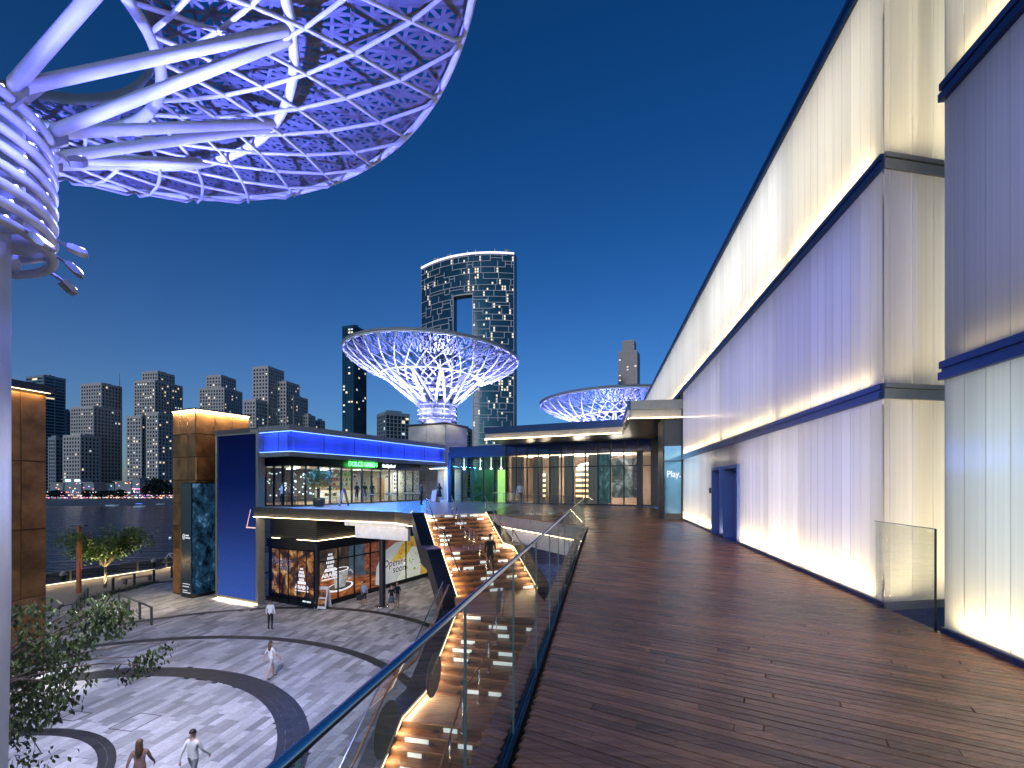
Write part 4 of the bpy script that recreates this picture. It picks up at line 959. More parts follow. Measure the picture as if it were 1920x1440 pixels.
m_pfood = poster_mat('poster_food_photo', [(.34, (.004, .005, .012)), (.46, (.05, .02, .015)), (.54, (.30, .10, .03)), (.62, (.55, .30, .08)), (.72, (.8, .7, .5))], 1.5, PB, 3)
m_pwood = poster_mat('poster_wood_table', [(.35, (.10, .025, .01)), (.5, (.35, .10, .03)), (.65, (.6, .25, .08))], 1.2, PB, 8, stretch=(1, 1, 5))
m_pdark = poster_mat('poster_dark_background', [(.35, (.02, .02, .02)), (.5, (.09, .06, .04)), (.68, (.30, .18, .06))], .8, PB, 5)
m_pcream = poster_mat('poster_cream_sauce', [(.40, (.72, .75, .62)), (.56, (.78, .8, .7)), (.62, (.35, .38, .08)), (.72, (.12, .18, .02))], 3.2, PB, 9)
m_pwrap = poster_mat('poster_toasted_wrap', [(.35, (.45, .17, .02)), (.5, (.75, .45, .06)), (.6, (.55, .5, .1)), (.7, (.8, .65, .2))], 2.0, PB, 4)
m_ppale = poster_mat('poster_pale_grey', [(.3, (.50, .52, .52)), (.7, (.62, .63, .62))], 1, PB, 4)
m_pbrick = poster_mat('poster_red_brown', [(.35, (.12, .03, .02)), (.65, (.42, .14, .07))], 4, PB, 14)
m_pblue = poster_mat('poster_slate', [(.3, (.03, .05, .08)), (.7, (.10, .15, .2))], 1, PB, 2)
m_pcup = poster_mat('poster_grey_cup', [(.3, (.18, .2, .2)), (.7, (.62, .64, .62))], 1.2, PB, 7)
m_pwhite = glow('poster_white', (.85, .85, .88), .8); m_pblk = mat('poster_black_lettering', (.01, .008, .008), .5)
def facept(u, z, face): # point on the shop's right-hand (u along B) or front (u along -A) face
    return (S0_ + B_ * u + UP * z) if face == 'r' else (S0_ - A_ * u + UP * z)
def decal(pts, face, m, off, name='poster_print'):
    n = A_ if face == 'r' else -B_
    P = [facept(u, z, face) + n * off for u, z in pts]; k = len(P)
    if (P[1] - P[0]).cross(P[2] - P[1]).dot(n) < 0: P = P[::-1]
    return MB().add(P + [q - n * .002 for q in P], [tuple(range(k)), tuple(reversed(range(k, 2 * k)))]).build(name, m, sh)
def ell(cu, cz, ru, rz, k=24, a0=0, a1=2 * math.pi): return [(cu + ru * math.cos(a0 + (a1 - a0) * i / k), cz + rz * math.sin(a0 + (a1 - a0) * i / k)) for i in range(k)]
zb, zt = PL + .35, -2.97
def rect(u0, u1, z0, z1): return [(u0, z0), (u1, z0), (u1, z1), (u0, z1)]
# right-hand face: coffee picture, then the wrap
decal(rect(.25, 6.3, zb, zt), 'r', m_pdark, .010); decal([(.25, zb), (6.3, zb), (6.3, zb + .9), (.25, zb + 1.9)], 'r', m_pwood, .014)
decal([(2.9, zb + 1.3), (4.6, zb + 1.0), (4.4, zt), (2.9, zt)], 'r', m_pblue, .014); decal([(4.4, zb + 1.6), (6.3, zb + 1.0), (6.3, zt), (4.4, zt)], 'r', m_pbrick, .016)
decal(ell(2.05, zb + .75, 1.25, .33), 'r', m_pwhite, .018); decal(ell(2.05, zb + .79, 1.05, .25), 'r', m_pdark, .020)
decal([(1.55, zb + .7), (2.5, zb + .7), (2.85, zb + 2.0), (1.3, zb + 2.0)], 'r', m_pcup, .022); decal(ell(2.08, zb + 2.0, .78, .16), 'r', m_pwhite, .024); decal(ell(2.08, zb + 2.0, .64, .11), 'r', m_pdark, .026)
k = 14
for a, bb in zip(ell(2.95, zb + 1.5, .34, .38, k), ell(2.95, zb + 1.5, .34, .38, k)[1:]):
    decal([a, bb, (2.95 + (bb[0] - 2.95) * .65, zb + 1.5 + (bb[1] - zb - 1.5) * .65), (2.95 + (a[0] - 2.95) * .65, zb + 1.5 + (a[1] - zb - 1.5) * .65)], 'r', m_pcup, .024) if bb[0] > 2.75 else None
# shop emblem with the name
def emblem(face, u, z, s_, m, off):
    f = 1 if face == 'r' else -1
    for w0, w1, z0, z1 in ((-.30, .30, .55, .75), (-.38, .38, .85, 1.1), (-.30, .30, 1.15, 1.35), (-.2, .2, 1.45, 1.6)):
        for i in range(5):
            a = w0 + (w1 - w0) * i / 5; decal(rect(u + f * a * s_, u + f * (a + (w1 - w0) / 7.5) * s_, z + z0 * s_, z + z1 * s_), face, m, off)
    decal([(u - .62 * s_, z + .28 * s_), (u + .62 * s_, z + .28 * s_), (u + .45 * s_, z + .5 * s_), (u - .45 * s_, z + .5 * s_)], face, m, off)
    decal(rect(u - .8 * s_, u + .8 * s_, z - .32 * s_, z - .24 * s_), face, m, off)
    put_text('ARABICA' if False else 'ARABO', .42 * s_, facept(u, z, face) + (A_ if face == 'r' else -B_) * (off + .004), B_ if face == 'r' else A_, m, sh, 'poster_lettering', .002, .012, sx=1.15)
emblem('r', 1.15, zb + 1.75, .95, m_pwhite, .03); emblem('f', 1.45, zb + .95, .85, m_pwhite, .03)
decal(rect(6.3, 12.4, zb, zt), 'r', m_pbrick, .010)
decal([(5.6, zb + .2), (6.2, zb), (12.0, zb), (12.0, zt - .3), (8.0, zt - .3), (6.4, zb + 2.6), (5.7, zb + 1.5)], 'r', m_ppale, .018)
decal([(8.1, zb), (12.1, zb), (12.3, zb + 1.8), (10.8, zt), (9.6, zb + 2.2)], 'r', m_pcream, .020)
decal([(7.4, zb + 1.7), (9.4, zt), (11.0, zt), (12.0, zb + 2.2), (10.2, zb + 2.7), (8.7, zb + 1.5)], 'r', m_pwrap, .022); decal([(11.2, zb), (13.3, zb), (13.3, zb + .4), (11.6, zb + 1.6)], 'r', m_pwrap, .022)
def opening(face, u, z, s_, off, mt, mo):
    n = A_ if face == 'r' else -B_; x = B_ if face == 'r' else A_
    for txt, dz, du in (('Opening', .22, -.1), ('soon', -.28, .35)):
        du = du if face == 'r' else -du
        put_text(txt, .72 * s_, facept(u + du * s_, z + dz * s_, face) + n * off, x, mo, sh, 'poster_lettering', .001, .028 * s_, .1); put_text(txt, .72 * s_, facept(u + du * s_, z + dz * s_, face) + n * (off + .006), x, mt, sh, 'poster_lettering', .001, .016, .1)
m_pbluew = glow('poster_blue_white', (.45, .5, 1), .8)
opening('r', 8.0, zb + 1.35, 1.15, .03, m_pblk, m_pwhite); 
decal(rect(.3, 4.6, zb + .3, zt - .1), 'f', m_pfood, .010); opening('f', 3.55, zb + 2.45, .85, .03, m_pblk, m_pbluew)
for i in range(1, 5): MB().box(facept(i * .92, PL, 'f') - B_ * .045, -A_ * .05, -B_ * .05, UP * 3.95).build('mullion', m_black, sh)
for u in (1.75, 3.3, 4.95, 9.2): MB().box(facept(u, PL, 'r') + A_ * .04, B_ * .09, A_ * .06, UP * 3.95).build('mullion', m_black, sh)
MB().box(facept(.1, zb + 2.75, 'r') + A_ * .042, B_ * 6.0, A_ * .05, UP * .09).build('transom', m_black, sh)
MB().box(facept(0, PL, 'r') + A_ * .002, B_ * SLB, A_ * .06, UP * .33).build('shop_plinth', m_black, sh); MB().box(facept(0, PL, 'f') - B_ * .002, -A_ * SLA, -B_ * .05, UP * .33).build('shop_plinth', m_black, sh)
for i, (p, e) in enumerate(((S0_ + A_ * 2.6 + B_ * 3, 45), (S0_ + A_ * 3.0 + B_ * 8.5, 60), (S0_ + A_ * 5.5 + B_ * 11, 50), (S0_ + A_ * 6.5 + B_ * 5, 30))):
    lamp('SPOT', 'soffit_downlight', p + UP * -1.9, e * 5, (1, .80, .52), p + UP * PL, .1, spot=120, blend=.6, parent=sh)
MB().box(facept(.5, PL + .33, 'f') - B_ * .06, -A_ * .8, -B_ * .02, UP * .1).build('shop_led', glow('pale_strip', (.6, .8, .8), .8), sh)
# ================================================================== STONE PEDESTAL AND ENTRY NICHE
pc = N(PX(836, 0, 48.5).x, 48.5)
ped = box_tower('stone_pedestal', 'pale metal-clad pedestal block carrying the lattice dish', pc, A_, 5.0, 4.2, B_, 0, 8.05, m_tin, 2, 1, 4, cap=.12, over=.15, led=False, core=mat('pedestal_core', (.05, .05, .05), .6))
lamp('AREA', 'pedestal_wash', pc - B_ * 1.2 - A_ * 2 + UP * 8.2, 45, (1, .95, .85), pc - A_ * 2.5 + UP * 5, .6, 3, parent=ped)
lamp('AREA', 'pedestal_wash', pc + A_ * 1.0 + B_ * 2 + UP * 8.2, 45, (1, .95, .85), pc + B_ * 2 + UP * 5, .6, 3, parent=ped)
na = N(PX(800, 0, 46.5).x, 46.5); nb_ = N(PX(845, 0, 44.5).x, 44.5); nd = (nb_ - na).normalized(); nn_ = Vector((-nd.y, nd.x, 0))
nic = thing('entry_niche', na, 'pale lit doorway niche between the restaurant and the green room', 'doorway')
NLn = (nb_ - na).length
MB().box(na + nn_ * 1.5, nd * NLn, nn_ * .1, UP * 3.2).build('back_wall', m_conc, nic)
MB().box(na + nd * (NLn - .45) - nn_ * .05, nd * .4, nn_ * .3, UP * 3.2).box(na + UP * 3.2, nd * NLn, nn_ * 1.6, UP * .15).build('portal_frame', m_wallin, nic)
MB().box(na + nn_ * .4 + UP * 3.16, nd * (NLn - .6), nn_ * .08, UP * .03).build('portal_led', m_whiteled, nic)
lamp('AREA', 'niche_light', na + nd * (NLn * .5) + nn_ * .5 + UP * 3.1, 90, (1, .95, .85), na + nd * (NLn * .5) + nn_ * 1.2, 1.4, .5, parent=nic)

# ================================================================== ENTRANCE BUILDING AT THE END OF THE WALK
eb = thing('entrance_building', N(5, 33, 0), 'dark glazed entrance building with lit canopy edge at the end of the boardwalk', 'building')
Q0 = N(-5.3, 41.0); QD = (N(10.0, 32.9) - N(-.5, 38.2)).normalized(); QN = Vector((QD.y, -QD.x, 0))      # outward normal towards the camera
Q1 = N(-.5, 38.2); Q2 = N(10.0, 32.9); Q0 = Q1 - QD * 5.4
LQ = (Q2 - Q1).length
m_ebglass = glass('tinted_window_glass', (.86, .86, .84), .05)
m_grnglass = glass('green_room_glass', (.75, .85, .75), .05)
# glazing: tall lower panes with a transom row above
n_p = 12
for i in range(n_p):
    a = Q1 + QD * (LQ * i / n_p); w_ = LQ / n_p
    for z0, z1 in ((.12, 2.92), (3.0, 3.95)):
        MB().box(a + QD * .045 + UP * z0, QD * (w_ - .09), QN * .015, UP * (z1 - z0)).build('window_pane', m_ebglass, eb)
for i in range(n_p + 1): MB().box(Q1 + QD * (LQ * i / n_p - .04) - QN * .05 + UP * .002, QD * .08, QN * .12, UP * 5.6).build('mullion', m_black, eb)
for z, h in ((0, .12), (2.92, .08), (3.95, .08)): MB().box(Q1 + QD * .04 - QN * .045 + UP * (z + .003), QD * (LQ - .08), QN * .11, UP * (h - .006)).build('transom', m_black, eb)
m_spand = mat('blue_black_spandrel', (.03, .045, .14), .12, metal=.3, var=.2)
for i in range(n_p): MB().box(Q1 + QD * (LQ * i / n_p + .045) + UP * 4.04, QD * (LQ / n_p - .09), QN * .03, UP * 1.5).build('spandrel_panel', m_spand, eb)
# green room
for i in range(5):
    a = Q0 + QD * (5.4 * i / 5)
    MB().box(a + QD * .04 + UP * .12, QD * (1.08 - .08), QN * .015, UP * 3.8).build('window_pane', m_grnglass, eb)
for i in range(6): MB().box(Q0 + QD * (1.08 * i - .04) - QN * .05, QD * .07, QN * .11, UP * 4.0).build('mullion', m_black, eb)
MB().box(Q0 + UP * 2.95 - QN * .03 + QD * .03, QD * 5.3, QN * .07, UP * .06).build('transom', m_black, eb)
MB().box(Q0 - QD * .25 - QN * 2 + UP * 3.93, QD * 5.6, QN * 2.08, UP * .95).box(Q0 - QD * .35 - QN * .5, QD * .3, QN * .6, UP * 4.4).build('green_room_parapet', m_navy, eb)
# rooms
RD = 6.0
m_fl = mat('entrance_floor', (.18, .13, .10), .35)
MB().prism([(q.x, q.y) for q in (Q0, Q2, Q2 - QN * RD, Q0 - QN * RD)], 0, .02).build('floor', m_fl, eb)
MB().prism([(q.x, q.y) for q in (Q0, Q2, Q2 - QN * RD, Q0 - QN * RD)], 4.0, 4.04).build('ceiling', mat('warm_ceiling', (.5, .42, .34), .7), eb)
MB().box(Q0 - QN * RD, QD * (LQ + 5.4), -QN * .1, UP * 4).build('back_wall', mat('taupe_back_wall', (.26, .20, .17), .7), eb)
MB().box(Q1 - QN * RD - QD * .05, QN * (RD - .1), QD * .1, UP * 4).build('partition', mat('dark_partition', (.10, .08, .07), .7), eb)
m_curt = mat('sheer_curtain', (.52, .45, .40), .8, var=.1)
for (u, w_) in ((.2, 1.2), (2.2, .9), (3.6, .9), (4.9, .9), (6.9, 1.6)):
    pts = [Q1 + QD * (u + w_ * i / 16) - QN * (.6 + .07 * math.sin(i * 1.9)) for i in range(17)]
    MB().add([p + UP * .05 for p in pts] + [p + UP * 3.9 for p in pts], [(i, i + 1, 18 + i, 17 + i) for i in range(16)]).build('curtain', m_curt, eb, True)
m_amber = glow('amber_shelf_light', (1, .55, .12), 2.2)
for u in (1.7, 5.0, 5.6): 
    sh_ = MB().box(Q1 + QD * u - QN * 3.0, QD * .7, -QN * .35, UP * 2.7).build('display_cabinet', m_walldk, eb)
    for k in range(5): MB().box(Q1 + QD * (u + .08) - QN * 2.99 + UP * (.5 + k * .45), QD * .54, QN * .02, UP * .2).build('lit_shelf', m_amber, sh_)
lc = Q1 + QD * 6.3 - QN * 2.2
MB().lathe([(.9, 2.75), (.82, 3.0), (.6, 3.2), (.2, 3.32), (.02, 3.35)], 24, lc).build('dome_lamp', glow('white_dome_shade', (1, .96, .9), 1.2), eb, True)
for u, dn, e, c_ in ((2.0, 2.5, 420, (1, .80, .58)), (5.5, 2.5, 520, (1, .86, .68)), (8.6, 2.5, 320, (1, .86, .72))):
    p = Q1 + QD * u - QN * dn + UP * 3.6; lamp('AREA', 'room_light', p, e, c_, p - UP, 2.0, parent=eb)
    lamp('AREA', 'cove_light', p - UP * .35, e * 1.6, c_, p + UP, 2.0, parent=eb)
p = Q0 + QD * 2.7 - QN * 2.5 + UP * 3.6; lamp('AREA', 'green_room_light', p, 120, (.55, 1, .16), p - UP, 2.5, parent=eb)
MB().box(Q0 + QD * 3.2 - QN * 2.6, QD * 1.1, -QN * .1, UP * 2.9).build('lit_green_door', glow('lime_backlight', (.55, .9, .03), .9), eb)
MB().box(Q0 + QD * .2 - QN * 2.7, QD * 2.6, -QN * .1, UP * 3).build('green_partition', mat('green_wall_panel', (.04, .12, .04), .25, var=.5, scale=1.5), eb)
for u in (.5, 2.2, 3.3, 4.3):
    q = Q0 + QD * u - QN * 1.2; MB().ball(q + UP * 3.0, .11, 10, 6).tube([q + UP * 3.1, q + UP * 3.98], .01, 5).build('pendant_lamp', m_whiteled, eb)
MB().box(Q0 + QD * .45 - QN * .8, QD * .12, QN * .12, UP * 2.6).box(Q0 + QD * 1.0 - QN * .8, QD * .1, QN * .1, UP * 2.6).build('timber_post', m_wood2, eb)
m_teal = poster_mat('poster_teal_palm', [(.35, (.004, .02, .03)), (.52, (.02, .10, .13)), (.62, (.06, .22, .26)), (.75, (.4, .6, .62))], 1.8, .35, 6, stretch=(2, 2, .7))
m_rock = poster_mat('poster_snowy_rock', [(.35, (.02, .03, .03)), (.5, (.12, .12, .11)), (.6, (.35, .38, .38)), (.72, (.75, .8, .82))], 1.2, .45, 12)
MB().box(Q1 + QD * (LQ * 9 / 12 - .98) - QN * .09 + UP * .15, QD * .92, QN * .02, UP * 3.75).build('teal_poster', m_teal, eb)
MB().box(Q1 + QD * (LQ * 9 / 12 + .06) - QN * .09 + UP * .6, QD * 1.85, QN * .02, UP * 2.9).build('rock_poster', m_rock, eb)
MB().box(Q2 - QD * .9 + QN * .2, QD * .35, QN * .3, UP * 4.0).build('dark_pier', m_black, eb)
MB().box(Q2 + QD * .05 - QN * .1, QD * 3.2, QN * .2, UP * 5.7).build('side_wall', m_black, eb)
# canopy: long low wing and high return beside the lit wall
K0, K1, K2 = N(-1.8, 31.0), N(6.57, 26.9), N(5.43, 21.0); K3 = D(21.75, WT - .02)
K3 = N(K3.x, K3.y)
wing = [K0, K1, K2, K3, D(33.2, WT - .02), N(-.6, 38.0)]
MB().prism([(q.x, q.y) for q in wing], 4.75, 5.30).build('canopy', m_dark, eb)
for p, q in ((K0, K1), (K1, K2), (K2, K3)):
    d = (q - p).normalized(); n = Vector((d.y, -d.x, 0)); L = (q - p).length
    n = n if n.dot(N(0, -1)) > 0 or p is K1 else -n
    if p is K1: n = Vector((d.y, -d.x, 0)); n = n if n.x < 0 else -n
    MB().box(p + n * .002 + UP * 5.0, d * L, n * .10, UP * .42).build('canopy_upper_fascia', m_navy if p is not K2 else m_fascia, eb)
    MB().box(p + n * .002 + UP * 4.62, d * L, n * .05, UP * .36).build('canopy_lower_fascia', m_fascia, eb)
    MB().box(p + n * .08 + UP * 4.60, d * L, n * .03, UP * .03).build('canopy_led', m_warm, eb)
    strip_lamp('canopy_led_lamp', p + n * .13 + UP * 4.60, q + n * .13 + UP * 4.60, UP - n * .5, 7 * L, (1, .74, .40), .03, eb)
    MB().box(p + UP * 4.56, d * L, n * .16, UP * .025).build('canopy_ledge', m_dark, eb)
# glass corner with the word on it
W0 = D(21.75, 2.85); W1 = D(21.75, WT - .03); wd_ = (W1 - W0).normalized(); wn = -e1
m_mir = mat('dark_mirror_glass', (.16, .30, .46), .08, metal=1, var=.1)
MB().box(W0 + UP * .0, wd_ * .80, e1 * .3, UP * .28).build('corner_plinth', m_conc_d, eb)
MB().box(W0 + UP * .28, wd_ * .78, e1 * .05, UP * 2.35).build('corner_pane', m_mir, eb); MB().box(W0 + UP * 2.67, wd_ * .78, e1 * .05, UP * .66).build('corner_pane', m_mir, eb)
MB().box(W0 + UP * 2.63, wd_ * .78, e1 * .06 , UP * .04).build('corner_transom', m_black, eb)
MB().box(W0 + UP * 3.33, wd_ * .78, e1 * .06, UP * 1.25).build('corner_spandrel', m_conc_d, eb)
MB().box(W0 - wd_ * .06 - e1 * .02, wd_ * .055, e1 * 1.8, UP * 4.6).build('corner_side', m_black, eb)
MB().box(W1 - wd_ * .04 - e1 * .06, wd_ * .1, e1 * .3, UP * 5.75).build('corner_post', m_black, eb)
put_text('Play.', .40, W0 + wd_ * .40 - e1 * .012 + UP * 2.05, wd_, glow('white_vinyl', (.9, .92, 1), .75), eb, 'lettering', .003, .008, sx=.85)
# cord with catenary posts in front of the green room
b = MB()
for i in range(3):
    a, c = Q0 + QD * (.3 + 1.7 * i) + QN * 1.0, Q0 + QD * (2.0 + 1.7 * i) + QN * 1.0
    b.tube([a + (c - a) * (k / 8) + UP * (.95 - .35 * math.sin(math.pi * k / 8)) for k in range(9)], .02, 5)
rc = b.build('rope_barrier', m_chrome, label='drooping rope barrier in front of the green-lit room', cat='barrier')
# ================================================================== CITY ACROSS THE WATER
m_beige = mat('beige_tower_wall', (.58, .46, .42), .8, var=.08, scale=.05)
m_beige2 = mat('pinkish_tower_wall', (.60, .46, .43), .8, var=.08, scale=.05)
m_grey = mat('grey_tower_wall', (.30, .31, .34), .7, var=.1, scale=.05)
m_cglass = mat('dark_city_glass', (.012, .02, .032), .15, var=.3, scale=.1)
m_bglass = mat('blue_city_glass', (.02, .06, .10), .12, var=.3, scale=.05)
m_wwarm = glow('lit_window_warm', (1, .78, .45), .95); m_wcool = glow('lit_window_cool', (.75, .92, 1), .8)
def facade(tw, p, x, w, z0, z1, nx, fh, pier, span, wall, rg, lit, glassm=m_cglass, depth=.9, arcade=False):
    """dark glass sheet behind real piers and spandrels; p = left foot, x = unit vector along, outside = x rotated -90"""
    n = Vector((x.y, -x.x, 0)); nf = max(1, int((z1 - z0) / fh)); fh = (z1 - z0) / nf; dx = w / nx
    b = MB()
    for i in range(nx + 1): b.box(p + x * (i * dx - dx * pier / 2) + UP * z0, x * dx * pier, n * depth, UP * (z1 - z0))
    for j in range(nf + 1): b.box(p + UP * (z0 + j * fh - fh * span / 2) + x * (dx * pier / 2 - .01), x * (w - dx * pier + .02), n * depth * .85, UP * fh * span)
    tw['wall'].append(b)
    for j in range(nf):
        for i in range(nx):
            if rg.random() < lit:
                k = 'warm' if rg.random() < .75 else 'cool'
                tw[k].box(p + x * (i * dx + dx * pier / 2 + .05) + UP * (z0 + j * fh + fh * span / 2) + n * .05, x * (dx * (1 - pier) - .1), n * .15, UP * fh * (1 - span) * rg.uniform(.55, .95))
def tower(name, label, blocks, wall=m_beige, lit=.05, seed=1, fh=5.5, bay=5.0, pier=.45, span=.42, rot=14, glassm=m_cglass, group=None, cat='building', roofs=True, wallm2=None):
    """blocks: (px0, px1, ytop, Y[, depth]) measured on the photograph at distance Y"""
    rg = random.Random(seed); Y0 = blocks[0][3]; c = PX((blocks[0][0] + blocks[0][1]) / 2, 0, Y0)
    t = thing(name, (c.x, c.y, SEA + 2.3), label, cat, group)
    tw = {'wall': [], 'warm': MB(), 'cool': MB()}
    x = N(math.cos(R(rot)), -math.sin(R(rot))); y = N(math.sin(R(rot)), math.cos(R(rot)))
    for bl in blocks:
        px0, px1, yt, Y = bl[:4]; z1 = EYE + (HY - yt) / F * Y; zb = SEA + 2.3; xl, xr = (px0 - CX) / F * Y, (px1 - CX) / F * Y
        dp = bl[4] if len(bl) > 4 else (xr - xl) * .8
        # visible width = front * cos + side * sin (side shows on the left or right)
        sd = dp * abs(math.sin(R(rot))); fw = max(((xr - xl) - sd) / math.cos(R(rot)), (xr - xl) * .4)
        if rot > 0:
            kk = (px1 - CX) / F
            for _ in range(8):
                fw = (kk * (Y + y.y * dp) - xl - y.x * dp) / (x.x - kk * x.y)
                if fw > .5 * (xr - xl): break
                dp *= .75
        p = N(xl if rot > 0 else xl + sd, Y)
        p = N(xl, Y) if rot <= 0 else N(xl, Y)
        if rot > 0: pf = N(xl, Y); side_p = pf + x * fw; side_d = y
        else: pf = N(xl + sd, Y); side_p = pf + y * dp; side_d = -y
        g = MB(); g.prism([(q.x, q.y) for q in (pf, pf + x * fw, pf + x * fw + y * dp, pf + y * dp)], zb, z1 - 1.0); g.build('glass_core', glassm, t)
        facade(tw, pf, x, fw, zb + 8, z1 - 3, max(2, round(fw / bay)), fh, pier, span, wall, rg, lit)
        facade(tw, side_p, side_d, dp, zb + 8, z1 - 3, max(2, round(dp / bay)), fh, pier, span, wall, rg, lit * .7)
        m_ = MB(); o = .9; q0 = pf - x * o - y * o
        m_.prism([(q.x, q.y) for q in (q0, q0 + x * (fw + 2 * o), q0 + x * (fw + 2 * o) + y * (dp + 2 * o), q0 + y * (dp + 2 * o))], z1 - 3, z1)
        if roofs:
            m_.cbox(pf + x * (fw * .5) + y * dp * .5 + UP * (z1 + 1.5), fw * .5, dp * .5, 3, -R(rot)); 
            for k in range(3): m_.cbox(pf + x * (fw * rg.uniform(.15, .85)) + y * dp * .4 + UP * (z1 + 1), 3, 3, 2 + 3 * rg.random(), -R(rot))
        m_.build('roof_block', wall, t)
    for i, b in enumerate(tw['wall']): b.build('wall', wall, t, kind='stuff')
    if tw['warm'].v: tw['warm'].build('lit_window', m_wwarm, t, kind='stuff')
    if tw['cool'].v: tw['cool'].build('lit_window', m_wcool, t, kind='stuff')
    return t
tower('glass_tower', 'blue glass tower with horizontal bands, leftmost on the skyline', [(50, 122, 706, 760)], m_grey, .025, 2, 5, 14, .06, .35, 16, m_bglass)
tower('apartment_tower', 'low bluish apartment block in front of the leftmost glass tower', [(92, 118, 820, 700), (112, 136, 770, 800)], m_grey, .03, 4, 5.5, 5, .4, .4, 10, m_cglass)
tower('apartment_tower', 'beige stepped apartment tower above the beach, second from the left', [(153, 227, 720, 740, 40), (134, 226, 763, 720, 40), (120, 186, 816, 690, 34)], m_beige, .035, 5, rot=12)
tower('apartment_tower', 'beige apartment tower with many warm lit windows beside the copper tower', [(268, 326, 697, 770, 40), (253, 341, 714, 760, 50), (239, 300, 780, 700, 30), (276, 322, 775, 690, 30)], m_beige, .2, 6, rot=10)
tower('apartment_tower', 'stepped apartment tower seen above the copper tower top', [(388, 441, 704, 800, 45), (375, 453, 728, 790, 55)], m_beige2, .10, 7, rot=8)
tower('apartment_tower', 'tall stepped apartment tower above the blue screen', [(475, 531, 688, 720, 45), (505, 560, 716, 735, 40), (458, 500, 750, 700, 30), (530, 576, 742, 745, 34), (565, 590, 778, 760, 30)], m_beige2, .09, 8, rot=12)
tower('apartment_tower', 'small pale block at the right end of the apartment skyline', [(592, 608, 788, 800, 20)], m_beige2, .1, 9, rot=12)
tower('glass_tower', 'slender dark glass tower left of the lattice dish', [(643, 686, 612, 620, 26)], m_bglass, .10, 11, 4.2, 4.2, .16, .3, 20, m_bglass)
tower('office_block', 'short dark glass block below the slender glass tower', [(699, 760, 772, 480, 22)], m_grey, .16, 12, 4, 4.5, .14, .16, -38, m_cglass)
tower('glass_tower', 'distant tower with stepped crown behind the right-hand dish', [(1160, 1199, 660, 900, 34), (1167, 1192, 640, 900, 24)], m_bglass, .10, 13, 5, 5, .3, .25, 24, m_bglass)
tower('office_block', 'grey block low behind the arched tower', [(862, 890, 806, 640, 20)], m_grey, .03, 14, 4.5, 4, .3, .3, 10)
t = thing('radio_mast', PX(224, 908, 800), 'thin radio mast rising behind the second apartment tower', 'mast')
MB().tube([PX(224, 905, 800), PX(224, 740, 800), PX(224, 700, 800)], [1.6, 1.2, .3], 6).build('mast', m_grey, t); MB().ball(PX(224, 748, 798), 1.0, 8, 5).build('warning_light', glow('red_warning_light', (1, .05, .03), 2.5), t)
# ---- the arched tower: curved slab with a tall opening
at = thing('arched_tower', PX(880, 908, 590), 'tall curved glass tower with a rectangular opening cut through it', 'tower')
YL, YR = 607.0, 560.0; HT = EYE + 448 / F * YR; xl, xr = (788 - CX) / F * YL, (969 - CX) / F * YR
def arc(u, off=0):                                     # plan curve: u 0..1 left to right, bulging towards the viewer
    a = N(xl, YL + 8); b_ = N(xr - 3, YR + 16); d = (b_ - a); n = Vector((d.y, -d.x, 0)).normalized()
    q = a + d * u + n * (4 * u * (1 - u) * 17 + off); return q
def du(px):
    best = min(range(0, 1001), key=lambda i: abs(CX + F * arc(i / 1000).x / arc(i / 1000).y - px)); return best / 1000
ua, ub = du(850), du(887); ztop_open = EYE + (HY - 552) / F * 580; zb = SEA + 2.3
NU = 40; THK = 11.0
b = MB()
def slab(u0, u1, z0, z1, k):
    us = [u0 + (u1 - u0) * i / k for i in range(k + 1)]
    poly = [arc(u) for u in us] + [arc(u, -THK) for u in reversed(us)]
    b.prism([(q.x, q.y) for q in poly], z0, z1)
slab(0, ua, zb, ztop_open, 18); slab(ub, 1, zb, ztop_open, 18); slab(0, 1, ztop_open, HT - 1, 36)
b.build('glass_core', m_bglass, at)
m_lav = mat('pale_frame_lines', (.62, .54, .60), .6)
rg = random.Random(21); fl = MB(); lw = MB(); FHT = 7.4; nfl = int((HT - zb) / FHT)
def strip_arc(u0, u1, z0, h, o0=.2, o1=.9):
    k = max(1, int((u1 - u0) * 40) + 1); us = [u0 + (u1 - u0) * i / k for i in range(k + 1)]
    for p, q in zip(us, us[1:]):
        a, c = arc(p, o0), arc(q, o0); a2, c2 = arc(p, o1), arc(q, o1)
        fl.add([a + UP * z0, c + UP * z0, c2 + UP * z0, a2 + UP * z0, a + UP * (z0 + h), c + UP * (z0 + h), c2 + UP * (z0 + h), a2 + UP * (z0 + h)], [(3, 2, 6, 7), (4, 5, 6, 7), (0, 3, 2, 1), (0, 4, 7, 3), (1, 2, 6, 5)])
for j in range(nfl + 1):
    z = zb + j * FHT
    segs = [(0, 1)] if z > ztop_open - 2 else [(0, ua), (ub, 1)]
    for u0, u1 in segs:
        u = u0
        while u < u1 - .005:
            L = rg.uniform(.05, .2); v = min(u + L, u1)
            if rg.random() < .86: strip_arc(u, v, z + rg.choice((0, 0, 0, FHT / 2)), .8)
            strip_arc(max(u - .0035, u0), min(u + .0035, u1), z, FHT + .5, .2, .85)
            u = v
        if z + FHT < HT:
            for i in range(int((u1 - u0) * 44)):
                uu = u0 + (u1 - u0) * (i + .5) / max(1, int((u1 - u0) * 44))
                pr = .16 if uu > .55 else .06
                if rg.random() < pr:
                    for dz in ((1.2,) if rg.random() < .5 else (1.2, 4.4)):
                        a, c = arc(uu - .007, .5), arc(uu + .007, .5); lw.add([a + UP * (z + dz), c + UP * (z + dz), c + UP * (z + dz + 2.4), a + UP * (z + dz + 2.4)], [(0, 1, 2, 3)])
for u in (0.001, ua, ub, .999): strip_arc(max(u - .004, 0), min(u + .004, 1), zb, (HT if u in (.001, .999) else ztop_open) - zb, .2, .9)
